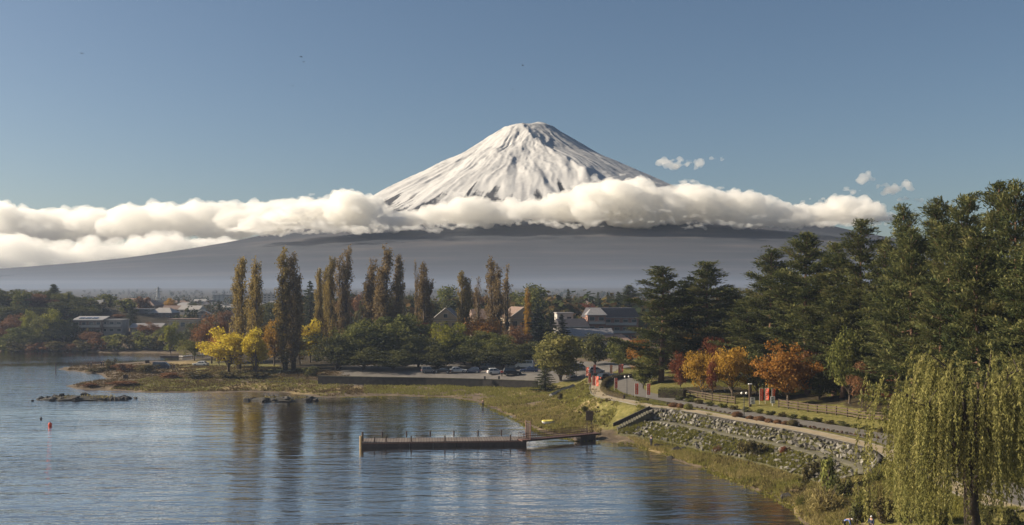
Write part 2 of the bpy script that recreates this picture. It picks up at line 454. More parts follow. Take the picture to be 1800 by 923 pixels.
def mix_rgb(t, fac, a, b):
    n = t.nodes.new('ShaderNodeMix'); n.data_type = 'RGBA'
    for s, v in ((n.inputs['Factor'], fac), (n.inputs['A'], a), (n.inputs['B'], b)):
        if hasattr(v, 'is_linked'): t.links.new(v, s)
        else: s.default_value = v if not isinstance(v, tuple) else (*v, 1)
    return n.outputs['Result']
def noise(t, vec, scale, detail=5, rough=0.55):
    n = t.nodes.new('ShaderNodeTexNoise'); n.inputs['Scale'].default_value = scale
    n.inputs['Detail'].default_value = detail; n.inputs['Roughness'].default_value = rough
    if vec is not None: t.links.new(vec, n.inputs['Vector'])
    return n.outputs['Fac']
def ramp(t, fac, stops):
    n = t.nodes.new('ShaderNodeValToRGB'); el = n.color_ramp.elements
    while len(el) < len(stops): el.new(0.5)
    for e, (p, c) in zip(el, stops):
        e.position = p; e.color = (c, c, c, 1) if not isinstance(c, tuple) else (*c, 1)
    t.links.new(fac, n.inputs['Fac']); return n.outputs['Color']
def math_(t, op, a, b=None):
    n = t.nodes.new('ShaderNodeMath'); n.operation = op
    for i, v in enumerate((a, b)):
        if v is None: continue
        if hasattr(v, 'is_linked'): t.links.new(v, n.inputs[i])
        else: n.inputs[i].default_value = v
    return n.outputs[0]

def ground_material():
    m, t, b = new_mat('ground_cover'); setin(b, Roughness=0.95, Specular_IOR_Level=0.1)
    tc = t.nodes.new('ShaderNodeTexCoord'); v = tc.outputs['Object']
    a = t.nodes.new('ShaderNodeAttribute'); a.attribute_name = 'cover'
    sep = t.nodes.new('ShaderNodeSeparateColor'); t.links.new(a.outputs['Color'], sep.inputs[0])
    n1, n2, n3 = noise(t, v, 0.35, 6), noise(t, v, 1.7, 6, .65), noise(t, v, 0.09, 4)
    grass = ramp(t, n2, [(.3, (0.074, 0.070, 0.020)), (.5, (0.135, 0.124, 0.038)), (.7, (0.223, 0.182, 0.068))])
    dry = ramp(t, n2, [(.3, (0.115, 0.084, 0.041)), (.5, (0.243, 0.182, 0.088)), (.72, (0.365, 0.284, 0.149))])
    earth = ramp(t, n1, [(.3, (0.074, 0.057, 0.041)), (.55, (0.135, 0.103, 0.070)), (.75, (0.230, 0.176, 0.115))])
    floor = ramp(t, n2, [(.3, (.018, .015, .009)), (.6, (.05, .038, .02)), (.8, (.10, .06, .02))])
    def w(ch, k):
        x = math_(t, 'ADD', ch, math_(t, 'MULTIPLY', math_(t, 'SUBTRACT', n1, .5), 1.1))
        x = math_(t, 'ADD', x, math_(t, 'MULTIPLY', math_(t, 'SUBTRACT', n2, .5), .7))
        return ramp(t, x, [(k - .12, 0.0), (k + .12, 1.0)])
    c = mix_rgb(t, w(sep.outputs[1], .5), grass, dry)
    c = mix_rgb(t, w(sep.outputs[2], .55), c, earth)
    al = t.nodes.new('ShaderNodeMath'); al.operation = 'ADD'; al.inputs[1].default_value = 0
    t.links.new(a.outputs['Alpha'], al.inputs[0])
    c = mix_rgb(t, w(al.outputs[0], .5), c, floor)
    t.links.new(c, b.inputs['Base Color'])
    bp = t.nodes.new('ShaderNodeBump'); bp.inputs['Strength'].default_value = .6; bp.inputs['Distance'].default_value = .25
    t.links.new(n2, bp.inputs['Height']); t.links.new(bp.outputs['Normal'], b.inputs['Normal'])
    return m
M_GROUND = ground_material()
gV = np.stack([XX, YY, ZZ], -1).reshape(-1, 3)
ky = int(np.searchsorted(GY, 3380.0)); GY[ky] = 3385.0
def ground_part(name, j0, j1, shift=0.0):
    V = np.stack([XX[j0:j1], YY[j0:j1], ZZ[j0:j1]], -1).copy(); V[..., 1] = GY[j0:j1, None]; V[0, :, 1] += shift
    return tag(obj(name, make_mesh(name, V.reshape(-1, 3), grid_faces(j1 - j0, len(GX)), [M_GROUND], attrs={'cover': cov[j0:j1].reshape(-1, 4)}, smooth=True)), kind='structure')
ground_part('ground', 0, ky + 1)

def water_material():
    m, t, b = new_mat('lake_water'); t.nodes.remove(b)
    df = t.nodes.new('ShaderNodeBsdfDiffuse'); df.inputs['Color'].default_value = (.035, .036, .034, 1)
    gl_ = t.nodes.new('ShaderNodeBsdfGlossy'); gl_.inputs['Roughness'].default_value = .04; gl_.inputs['Color'].default_value = (.98, .95, .90, 1)
    fr = t.nodes.new('ShaderNodeFresnel'); fr.inputs['IOR'].default_value = 2.2
    mx = t.nodes.new('ShaderNodeMixShader')
    fc = t.nodes.new('ShaderNodeMath'); fc.operation = 'MULTIPLY'; fc.inputs[1].default_value = 2.1; fc.use_clamp = True
    t.links.new(fr.outputs[0], fc.inputs[0]); t.links.new(fc.outputs[0], mx.inputs[0])
    t.links.new(df.outputs[0], mx.inputs[1]); t.links.new(gl_.outputs[0], mx.inputs[2]); t.links.new(mx.outputs[0], t.nodes['Material Output'].inputs['Surface'])
    tc = t.nodes.new('ShaderNodeTexCoord'); v = tc.outputs['Object']
    def wave(sx, sy, rz, det, ro):
        mp = t.nodes.new('ShaderNodeMapping'); mp.inputs['Scale'].default_value = (sx, sy, 1); mp.inputs['Rotation'].default_value = (0, 0, rz)
        t.links.new(v, mp.inputs['Vector']); return noise(t, mp.outputs[0], 1.0, det, ro)
    a = wave(.12, .42, .10, 4, .55); c = wave(.42, 1.3, -.12, 4, .6); e = wave(1.1, 2.8, .3, 2, .5)
    hgt = math_(t, 'ADD', math_(t, 'MULTIPLY', a, 2.2), math_(t, 'MULTIPLY', c, .36))
    hgt = math_(t, 'ADD', hgt, math_(t, 'MULTIPLY', e, .10))
    # calm and ruffled patches
    patch = ramp(t, wave(.012, .03, .2, 3, .5), [(.35, .25), (.65, 1.25)])
    bp = t.nodes.new('ShaderNodeBump'); bp.inputs['Distance'].default_value = 0.16
    t.links.new(patch, bp.inputs['Strength'])
    t.links.new(hgt, bp.inputs['Height'])
    for q in (gl_, fr): t.links.new(bp.outputs['Normal'], q.inputs['Normal'])
    return m
M_WATER = water_material()
wx = np.array([-900., 200.]); wy = np.array([-120., 700.])
lake = obj('lake_water', make_mesh('lake_water', [(-900, -120, 0), (200, -120, 0), (200, 700, 0), (-900, 700, 0)], np.array([[0, 1, 2, 3]]), [M_WATER]))
tag(lake, kind='structure')

# --- the snow-capped volcano beyond the first eight kilometres
def mountain():
    xs = np.unique(np.concatenate([np.arange(-3600, 4400, 16.0), -3600 - np.cumsum(16 * 1.05 ** np.arange(0, 70)), 4400 + np.cumsum(16 * 1.05 ** np.arange(0, 70))]))
    xs = xs[(xs > -14000) & (xs < 14000)]
    ys = np.unique(np.concatenate([[7935.0, 8010.0], np.arange(8060, 13600, 60.0), np.arange(13600, 17400, 16.0), 17400 + np.cumsum(20 * 1.07 ** np.arange(0, 60))]))
    ys = ys[ys < 26000]
    X, Y = np.meshgrid(xs, ys)
    dx, dy = X - PEAK.x, Y - PEAK.y
    r = np.hypot(dx, dy) + 1e-6
    th = np.arctan2(dx, -dy)                                  # 0 = towards the lake
    # great buttresses: the distance grows between them, so their crests stand out
    def ridge(c, wd):
        return np.clip(1 - np.abs((th - c + math.pi) % (2 * math.pi) - math.pi) / wd, 0, 1)
    warp = (fbm(th * 3.0 + 20, np.log(r) * 2.2, 41, 4) - .5) * .20
    def ridge_w(c, wd):
        return np.clip(1 - np.abs((th + warp - c + math.pi) % (2 * math.pi) - math.pi) / wd, 0, 1)
    th0 = np.interp(r, [350, 700, 1280, 2100, 3000, 4000], [-.28, -.12, .04, .20, .24, .30])
    dth = (th + warp * .35 - th0 + math.pi) % (2 * math.pi) - math.pi
    cusp = np.where(dth > 0, .85 * np.exp(-dth / .32) + .15 * np.clip(1 - dth / 1.2, 0, 1), np.clip(1 + dth / .75, 0, 1))
    k = np.clip((r - 150) / 600, 0, 1) * np.clip((5200 - r) / 2200, 0, 1)
    rr = r * (1 - k * (0.22 * cusp + .07 * ridge_w(-.42, .34) + .05 * ridge_w(-.95, .3)))
    rr = rr * (1 - .20 * np.clip(np.sin(th), 0, 1) * np.clip((r - 2900) / 1600, 0, 1))
    rr = rr * (1 + .08 * np.clip(-np.sin(th), 0, 1) * np.clip((5200 - r) / 2200, 0, 1))
    z = np.interp(rr, PR, PZ)
    # smooth the profile's joints, crater rim notch and summit cusp
    z += np.exp(-((dx - 165) / 190) ** 2 - (dy / 300) ** 2) * 105
    g1 = 1 - np.abs(2 * fbm(th * 6 + warp * 8, np.log(r) * 1.3, 11, 3) - 1)
    g2 = 1 - np.abs(2 * fbm(th * 17 + warp * 16, np.log(r) * 2.6, 23, 3) - 1)
    g3 = fbm(th * 60 + warp * 20, np.log(r) * 9.0, 29, 3)
    amp = np.clip(r / 1600, 0, 1) * np.clip((6000 - r) / 2500, 0.0, 1)
    z += amp * (1 - .6 * np.clip(dth / .25, 0, 1)) * ((g1 - .6) * 85 + (g2 - .6) * 24 + (g3 - .5) * 16)
    z += (fbm(X / 60, Y / 60, 51, 3) - .5) * 9 * np.clip((6000 - r) / 3000, .2, 1)
    fz = far_height(X, Y)
    z = np.where(r > 6000, fz, z * np.clip((6000 - r) / 1500, 0, 1) + fz * (1 - np.clip((6000 - r) / 1500, 0, 1)))
    rock = (fbm(th * 22 + warp * 12, np.log(r) * 3.2, 61, 4) * .45 + g2 * .3 + fbm(th * 75 + warp * 25, np.log(r) * 4.5, 63, 3) * .25)
    snow = np.clip((1 - np.abs(0)) * 1.0, 0, 1) * np.clip((z - 1150 + (rock - .5) * 1500) / 420, 0, 1)
    z[0] -= 7.0                                                # tucked under the edge of the foothills
    F = grid_faces(len(ys), len(xs))
    me = make_mesh('mountain', np.stack([X, Y, z], -1).reshape(-1, 3), F, [mountain_mat()],
                   attrs={'snow': snow.ravel(), 'rock': rock.ravel()}, smooth=True)
    return tag(obj('mountain', me), kind='structure')
def mountain_mat():
    m, t, b = new_mat('mountain_snow'); setin(b, Roughness=0.85, Specular_IOR_Level=0.15)
    tc = t.nodes.new('ShaderNodeTexCoord'); v = tc.outputs['Object']
    sn = t.nodes.new('ShaderNodeAttribute'); sn.attribute_name = 'snow'
    rk = t.nodes.new('ShaderNodeAttribute'); rk.attribute_name = 'rock'
    n = noise(t, v, .012, 6, .65)
    mp = t.nodes.new('ShaderNodeMapping'); mp.inputs['Scale'].default_value = (.0006, .0012, .01); t.links.new(v, mp.inputs['Vector'])
    nb = noise(t, mp.outputs[0], 1.0, 6, .6)
    forest = ramp(t, nb, [(.3, (.040, .046, .056)), (.55, (.056, .059, .070)), (.75, (.090, .084, .086))])  # forest colour greyed towards blue, standing in for distant haze
    rockc = ramp(t, n, [(.3, (.13, .13, .145)), (.7, (.27, .27, .285))])
    k = math_(t, 'ADD', rk.outputs['Fac'], math_(t, 'MULTIPLY', math_(t, 'SUBTRACT', n, .5), .5))
    bare = ramp(t, k, [(.60, 0.0), (.76, .4)])
    c = mix_rgb(t, bare, (.47, .465, .46), rockc)
    s = ramp(t, math_(t, 'ADD', sn.outputs['Fac'], math_(t, 'MULTIPLY', math_(t, 'SUBTRACT', n, .5), .5)), [(.35, 0.0), (.6, 1.0)])
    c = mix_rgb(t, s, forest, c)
    t.links.new(c, b.inputs['Base Color'])
    bp = t.nodes.new('ShaderNodeBump'); bp.inputs['Strength'].default_value = .5; bp.inputs['Distance'].default_value = 8
    t.links.new(n, bp.inputs['Height']); t.links.new(bp.outputs['Normal'], b.inputs['Normal'])
    return m
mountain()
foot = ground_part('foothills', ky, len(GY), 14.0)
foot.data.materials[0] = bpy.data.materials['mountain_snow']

# --- hazy air over the lake, the town and the foot of the mountain
def haze():
    mb = MB().box((0, 1596, 29), (19400, 3592, 66))
    m = bpy.data.materials.new('hazy_air'); m.use_nodes = True; t = m.node_tree
    t.nodes.remove(t.nodes['Principled BSDF'])
    vol = t.nodes.new('ShaderNodeVolumePrincipled')
    vol.inputs['Color'].default_value = (.58, .72, 1, 1)
    vol.inputs['Density'].default_value = HAZE_DENSITY
    vol.inputs['Anisotropy'].default_value = 0.16
    t.links.new(vol.outputs[0], t.nodes['Material Output'].inputs['Volume'])
    return tag(mb.build('haze', m), kind='stuff')
HAZE_DENSITY = 1.15e-4
haze()
# ------------------------------------------------------------------ clouds
def cloud_mat():
    m = bpy.data.materials.new('cloud'); m.use_nodes = True; t = m.node_tree
    t.nodes.remove(t.nodes['Principled BSDF'])
    vol = t.nodes.new('ShaderNodeVolumePrincipled')
    vol.inputs['Color'].default_value = (.985, .975, .95, 1)
    vol.inputs['Density'].default_value = 0.009
    vol.inputs['Anisotropy'].default_value = 0.3
    t.links.new(vol.outputs[0], t.nodes['Material Output'].inputs['Volume'])
    return m
M_CLOUD = cloud_mat()
M_CLOUD_FAR = M_CLOUD.copy(); M_CLOUD_FAR.name = 'far_cloud'
M_CLOUD_FAR.node_tree.nodes['Principled Volume'].inputs['Density'].default_value = .0035
def cloud(name, puffs, voxel, disp, seed, mat):
    """puffs (x, y, z, rx, ry, rz) melted into one billowing body"""
    mb = MB()
    for i, p in enumerate(puffs):
        mb.ico(p[:3], p[3:], 2, i, .0)
    o = mb.build(name, mat)
    rm = o.modifiers.new('r', 'REMESH'); rm.mode = 'VOXEL'; rm.voxel_size = voxel
    for k, (sc, st) in enumerate(disp):
        tx = bpy.data.textures.new(name + 'n', 'CLOUDS'); tx.noise_scale = sc; tx.noise_depth = 2; tx.noise_type = 'SOFT_NOISE'
        d = o.modifiers.new('d', 'DISPLACE'); d.texture = tx; d.strength = st; d.mid_level = .5; d.texture_coords = 'GLOBAL'
    rm = o.modifiers.new('r2', 'REMESH'); rm.mode = 'VOXEL'; rm.voxel_size = voxel * 1.05
    tx = bpy.data.textures.new(name + 'n', 'CLOUDS'); tx.noise_scale = voxel * 2.6; tx.noise_depth = 2
    d = o.modifiers.new('d3', 'DISPLACE'); d.texture = tx; d.strength = voxel * 1.9; d.mid_level = .5; d.texture_coords = 'GLOBAL'
    dg = bpy.context.evaluated_depsgraph_get()
    me = bpy.data.meshes.new_from_object(o.evaluated_get(dg))
    o.modifiers.clear(); old = o.data; o.data = me; bpy.data.meshes.remove(old); me.name = name
    for p in me.polygons: pass
    me.polygons.foreach_set('use_smooth', np.ones(len(me.polygons), dtype=bool))
    return o

def puff_row(pxs, d, seed, base=None, n_per=1.0, depth=500):
    """heaps along a row given by (px, top row, bottom row) at distance d"""
    r = random.Random(seed); out = []
    for (x0, t0, b0), (x1, t1, b1) in zip(pxs[:-1], pxs[1:]):
        n = max(1, int((x1 - x0) / 11 * n_per))
        for i in range(n):
            f = (i + r.random()) / n
            x = x0 + (x1 - x0) * f; t = t0 + (t1 - t0) * f; b = b0 + (b1 - b0) * f
            dd = d + r.uniform(-.5, .5) * depth
            m = dd / FPX
            hh = (b - t)
            for q in range(7):
                rad = r.choice((r.uniform(.07, .13), r.uniform(.10, .2), r.uniform(.14, .26), r.uniform(.24, .36))) * max(hh, 26)
                yy = t + rad * .9 + r.random() ** 1.3 * max(hh - 1.6 * rad, 0)
                dq = dd + r.uniform(-.4, .4) * depth
                out.append(((x - 900 + r.uniform(-14, 14)) * dq / FPX, dq, CAM_H + (HOR - yy) * dq / FPX, rad * m * 1.5, rad * m * 1.6, rad * m * .9))
    # long flat layers knit the heaps together
    for (x0, t0, b0), (x1, t1, b1) in zip(pxs[:-1], pxs[1:]):
        n = max(1, int((x1 - x0) / 22))
        for i in range(n):
            f = (i + r.random()) / n; x = x0 + (x1 - x0) * f; t = t0 + (t1 - t0) * f; b = b0 + (b1 - b0) * f
            dd = d + r.uniform(-.3, .3) * depth; m = dd / FPX
            yy = t + (b - t) * r.uniform(.38, .92)
            out.append(((x - 900) * m, dd, CAM_H + (HOR - yy) * m, r.uniform(34, 60) * m, depth * .7, (b - t) * r.uniform(.12, .22) * m))
    return out
BANK = [(436,384,413),(480,370,409),(520,358,405),(545,346,403),(572,358,402),(594,350,404),(608,332,404),(626,330,404),(642,358,402),(690,366,402),(740,366,400),(790,348,398),(850,344,396),(915,356,392),(985,338,394),(1050,316,392),(1115,312,392),(1160,334,393),(1215,320,392),(1262,336,393),(1310,332,396),(1360,352,398),(1440,358,397),(1490,338,394),(1512,342,393),(1550,378,392)]
cb = cloud('cloud_bank', puff_row(BANK, 11650, 1, depth=420), 14, [(300, 140), (110, 120), (46, 62)], 1, M_CLOUD)
tag(cb, kind='stuff')
LEFT = [(-120,350,420),(0,350,425),(60,368,430),(140,365,430),(270,355,425),(400,350,420),(480,352,420),(560,345,415),(620,352,408)]
LOW = [(-140,400,482),(-20,424,482),(30,404,480),(95,432,476),(150,408,470),(215,430,462),(270,404,452),(330,418,440),(400,420,424)]
lb = cloud('cloud_bank', puff_row(LEFT, 19500, 4, depth=900), 25, [(420, 220), (170, 190), (75, 100)], 2, M_CLOUD_FAR)
tag(lb, kind='stuff')
tag(cloud('cloud_bank', puff_row(LOW, 15200, 7, depth=600), 20, [(380, 180), (150, 150), (62, 84)], 3, M_CLOUD_FAR), kind='stuff')

# thin torn shreds along the edges of the bank
def wisps(name, rows, d, seed, n):
    r = random.Random(seed); out = []; m = d / FPX
    for k in range(n):
        i = r.randrange(len(rows) - 1); f = r.random()
        x = rows[i][0] + (rows[i + 1][0] - rows[i][0]) * f; t = rows[i][1] + (rows[i + 1][1] - rows[i][1]) * f; b = rows[i][2] + (rows[i + 1][2] - rows[i][2]) * f
        y = r.choice((t + r.gauss(-1, 4), b + r.gauss(-1, 4), b + r.gauss(0, 3), r.uniform(t, b)))
        for q in range(5):
            out.append(((x - 900 + r.gauss(0, 9)) * m, d + r.uniform(-150, 150), CAM_H + (HOR - y + r.gauss(0, 2.2)) * m, r.uniform(3, 9) * m, r.uniform(4, 9) * m, r.uniform(1.3, 3.4) * m))
    return tag(cloud(name, out, 11, [(90, 34), (34, 18)], seed, M_WISP), kind='stuff')
M_WISP = M_CLOUD.copy(); M_WISP.name = 'torn_cloud'
M_WISP.node_tree.nodes['Principled Volume'].inputs['Density'].default_value = .0045
wisps('cloud_wisps', BANK, 11050, 31, 190)
# ------------------------------------------------------------------ trees: how each kind grows
M_BARK = plain('bark', (.085, .065, .048), .9, .35, 6, bump=.5)
M_BARK_RED = plain('red_bark', (.15, .085, .055), .9, .35, 6, bump=.5)
M_BARK_DARK = plain('dark_bark', (.040, .030, .022), .95, .4, 8, bump=.9)
M_BARK_PALE = plain('pale_bark', (.16, .13, .10), .9, .3, 6, bump=.5)
LM = {
 'pine': leaf_mat('pine_needles', [(0.026, 0.039, 0.018), (0.075, 0.087, 0.033), (0.138, 0.138, 0.051), (0.198, 0.173, 0.074)], .22),
 'spruce': leaf_mat('spruce_needles', [(0.024, 0.034, 0.018), (0.055, 0.065, 0.031), (0.096, 0.101, 0.043)], .2),
 'dark': leaf_mat('dark_leaves', [(0.040, 0.044, 0.019), (0.090, 0.092, 0.036), (0.146, 0.140, 0.052)], .3),
 'green': leaf_mat('green_leaves', [(0.047, 0.055, 0.018), (0.113, 0.122, 0.036), (0.200, 0.191, 0.057)], .35),
 'olive': leaf_mat('olive_leaves', [(0.066, 0.074, 0.021), (0.140, 0.140, 0.039), (0.223, 0.206, 0.063)], .4),
 'yellowgreen': leaf_mat('yellow_green_leaves', [(0.088, 0.100, 0.018), (0.188, 0.188, 0.033), (0.288, 0.263, 0.050)], .4),
 'yellow': leaf_mat('yellow_leaves', [(0.294, 0.210, 0.020), (0.462, 0.357, 0.035), (0.567, 0.462, 0.070)], .45),
 'gold': leaf_mat('golden_leaves', [(0.175, 0.106, 0.018), (0.350, 0.213, 0.037), (0.475, 0.275, 0.056)], .4),
 'orange': leaf_mat('orange_leaves', [(.16, .07, .018), (.31, .145, .035), (.39, .225, .06)], .42),
 'red': leaf_mat('red_leaves', [(.08, .028, .018), (.15, .05, .028), (.21, .085, .04)], .4),
 'russet': leaf_mat('russet_leaves', [(0.086, 0.045, 0.028), (0.164, 0.086, 0.045), (0.241, 0.129, 0.061)], .35),
 'poplar': leaf_mat('poplar_leaves', [(0.111, 0.086, 0.029), (0.234, 0.176, 0.058), (0.351, 0.260, 0.085)], .35),
 'poplar_brown': leaf_mat('brown_poplar_leaves', [(0.105, 0.077, 0.039), (0.196, 0.140, 0.067), (0.294, 0.210, 0.092)], .35),
 'willow': leaf_mat('willow_leaves', [(.095, .095, .030), (.20, .19, .062), (.31, .275, .105)], .4),
 'reed': leaf_mat('reed_blades', [(0.114, 0.098, 0.033), (0.277, 0.227, 0.090), (0.455, 0.374, 0.179)], .35),
 'grass': leaf_mat('grass_blades', [(0.084, 0.093, 0.024), (0.186, 0.177, 0.047), (0.320, 0.278, 0.093)], .35),
 'weed': leaf_mat('water_weed', [(0.090, 0.090, 0.020), (0.170, 0.160, 0.035), (0.250, 0.220, 0.060)], .3),
 'shrub': leaf_mat('shrub_leaves', [(0.041, 0.037, 0.019), (0.094, 0.079, 0.034), (0.160, 0.128, 0.053)], .3),
}

def leaf_quads(C, size, aspect, R, axis=None, lean=None):
    """diamond leaves at C; axis gives their long direction (else free)"""
    n = len(C)
    if axis is None: axis = R.normal(size=(n, 3))
    axis = axis / (np.linalg.norm(axis, axis=1)[:, None] + 1e-9)
    q = R.normal(size=(n, 3)) if lean is None else lean + R.normal(size=(n, 3)) * .35
    w = np.cross(axis, q); w /= np.linalg.norm(w, axis=1)[:, None] + 1e-9
    s = (size * R.uniform(.65, 1.25, n))[:, None]
    V = np.stack([C - axis * s, C + w * s * aspect, C + axis * s, C - w * s * aspect], 1).reshape(-1, 3)
    F = np.arange(4 * n).reshape(n, 4)
    return V, F

def crown_mesh(name, C, tint, size, aspect, R, mat, axis=None, lean=None):
    V, F = leaf_quads(C, size, aspect, R, axis, lean)
    return make_mesh(name, V, F, [mat], attrs={'tint': np.repeat(np.clip(tint, 0, 1), 4)})

def make_tree(trunk_mb, crown_me, name, bark):
    root = empty(name, (0, -500, 0))
    trunk_mb.build('trunk', bark, root, smooth=True)
    obj('crown', crown_me, root)
    return root

def broadleaf(seed, W=8.0, Ht=10.0, base=.16, lobes=60, leaves=85, leaf=.24, name='broadleaf_tree', top_heavy=0.0, bark=None, gap=0.0):
    R = rng(seed); r = random.Random(seed)
    mb = MB()
    zc = Ht * (base + (1 - base) * .5); rz = Ht * (1 - base) * .5; rx = W * .5
    cen = []
    while len(cen) < lobes:
        p = R.normal(size=3); p /= np.linalg.norm(p)
        rad = R.uniform(.45, .92) if R.random() < .75 else R.uniform(0, .5)
        a = math.atan2(p[1], p[0])
        wob = 1 + .22 * math.sin(2 * a + seed) + .14 * math.sin(5 * a + 1.7 * seed + 4 * p[2])
        q = np.array([p[0] * rx * rad * wob, p[1] * rx * rad * wob, p[2] * rz * rad * (1 if p[2] > 0 else .85)])
        if p[2] < -.3 and base > .05 and R.random() < .4: continue
        if gap and vnoise(q[0] * .7 + 9, q[2] * .7 + seed, seed) < gap: continue
        cen.append(q + (0, 0, zc))
    cen = np.array(cen)
    cr = R.uniform(.09, .19, lobes) * (W + Ht) * .5
    # trunk and limbs
    mb.tube([(0, 0, -.4), (r.uniform(-.1, .1), r.uniform(-.1, .1), Ht * base), (r.uniform(-.3, .3), r.uniform(-.3, .3), Ht * .45), (r.uniform(-.4, .4), 0, Ht * .72)],
            [Ht * .026, Ht * .021, Ht * .014, Ht * .004], 8)
    for i in range(0, lobes, max(1, lobes // 14)):
        c = cen[i]; z0 = min(Ht * base * 1.0 + r.random() * Ht * .25, c[2] * .8)
        mb.tube([(0, 0, z0), (c[0] * .5, c[1] * .5, z0 + (c[2] - z0) * .45), tuple(c)], [Ht * .011, Ht * .007, Ht * .002], 5, cap=False)
    C, T, A = [], [], []
    for c, s in zip(cen, cr):
        p = R.normal(size=(leaves, 3)); p /= np.linalg.norm(p, axis=1)[:, None]
        p[:, 2] = np.where(p[:, 2] < -.1, p[:, 2] * .5, p[:, 2])
        rr = R.uniform(.5, 1.08, leaves)[:, None]
        q = c + p * rr * s * np.array([1.1, 1.1, .9])
        C.append(q); T.append(np.clip(R.normal(.5, .17, leaves) + R.normal(0, .18), 0, 1)); A.append(p + R.normal(size=p.shape) * .5)
    C = np.concatenate(C); T = np.concatenate(T); A = np.concatenate(A)
    me = crown_mesh('crown', C, T, leaf * Ht / 10, .55, R, LM['green'], axis=np.cross(A, R.normal(size=A.shape)), lean=A * 1.2)
    return make_tree(mb, me, name, bark or M_BARK)

def pine(seed, Ht=25.0, name='pine_tree', base=.30, spread=.25, n=46):
    R = rng(seed); r = random.Random(seed)
    mb = MB()
    bend = (r.uniform(-.9, .9), r.uniform(-.9, .9))
    def tp(t): return np.array([bend[0] * math.sin(t * 2.6), bend[1] * math.sin(t * 2.1), t * Ht * .97])
    mb.tube([tp(t) - (0, 0, .5 if t == 0 else 0) for t in np.linspace(0, 1, 8)], [Ht * .016 * (1 - .88 * t) for t in np.linspace(0, 1, 8)], 8)
    C, T, A = [], [], []
    for i in range(n):
        t = base + (1 - base) * ((i + r.random() * .8) / n) ** .9
        u = (t - base) / (1 - base)
        prof = min(1, .55 + u * 2.2) * (1 - u) ** .70 + .07
        L = Ht * spread * prof * r.uniform(.6, 1.2)
        az = i * 2.4 + r.uniform(-.5, .5)
        d = np.array([math.cos(az), math.sin(az), 0.0]); e = np.array([-d[1], d[0], 0])
        p0 = tp(t); rise = r.uniform(-.02, .20) + .7 * u ** 3
        def bp(f): return p0 + d * L * f + np.array([0, 0, L * (rise * f + .10 * f * f - .12 * math.sin(f * 3))])
        mb.tube([bp(f) for f in (0, .4, .75, 1.0)], [Ht * .0042 * (1.2 - u), Ht * .003, Ht * .002, Ht * .0008], 4, cap=False)
        m = max(3, int(L * 5.0))
        shade = r.gauss(0, .10)
        for k in range(m):
            f = .06 + .96 * ((k + r.random()) / m) ** .7
            c = bp(f) + e * r.uniform(-1, 1) * L * .42 * (1.2 - f)
            c[2] += .15 + r.uniform(-.1, .25)
            nn = 34
            q = R.normal(size=(nn, 3)) * np.array([.50, .50, .13])
            q[:, 2] -= (q[:, 0] ** 2 + q[:, 1] ** 2) * .10
            C.append(c + q); A.append(np.array([0, 0, .55]) + d * .8 + q * .9 + R.normal(size=(nn, 3)) * .45)
            T.append(np.clip(R.normal(.46, .15, nn) + shade + r.gauss(0, .08) + q[:, 2] * .6, 0, 1))
    C = np.concatenate(C); T = np.concatenate(T); A = np.concatenate(A)
    me = crown_mesh('crown', C, T, .28, .32, R, LM['pine'], axis=A, lean=np.array([0, 0, 1.0]))
    return make_tree(mb, me, name, M_BARK_RED)

def spruce(seed, Ht=12.0, W=5.0, name='spruce_tree', base=.04, n=70):
    R = rng(seed); r = random.Random(seed)
    mb = MB(); mb.tube([(0, 0, -.3), (0, 0, Ht * .5), (0, 0, Ht)], [Ht * .016, Ht * .010, .02], 7)
    C, T, A = [], [], []
    for i in range(n):
        u = ((i + r.random()) / n); z = Ht * (base + (1 - base) * u)
        L = W * .5 * (1 - u) ** .85 * r.uniform(.75, 1.15) + .12
        az = i * 2.4 + r.uniform(-.4, .4); d = np.array([math.cos(az), math.sin(az), 0])
        mb.tube([(0, 0, z), tuple(d * L * .9 + np.array([0, 0, z - L * .15]))], [.05, .015], 4, cap=False)
        nn = max(12, int(L * 42))
        f = R.uniform(.1, 1, nn)
        lat = R.uniform(-1, 1, nn) * (1.05 - f) * L * .42
        q = d * (L * f)[:, None] + np.array([-d[1], d[0], 0]) * lat[:, None] + np.array([0, 0, z]) + np.stack([0 * f, 0 * f, -L * .28 * f + .12 * L * f * f + R.normal(0, .06, nn)], 1)
        C.append(q); A.append(d + R.normal(size=(nn, 3)) * .5); T.append(np.clip(R.normal(.4, .18, nn) + f * .2, 0, 1))
    C = np.concatenate(C); T = np.concatenate(T); A = np.concatenate(A)
    me = crown_mesh('crown', C, T, .24, .34, R, LM['spruce'], axis=A)
    return make_tree(mb, me, name, M_BARK)

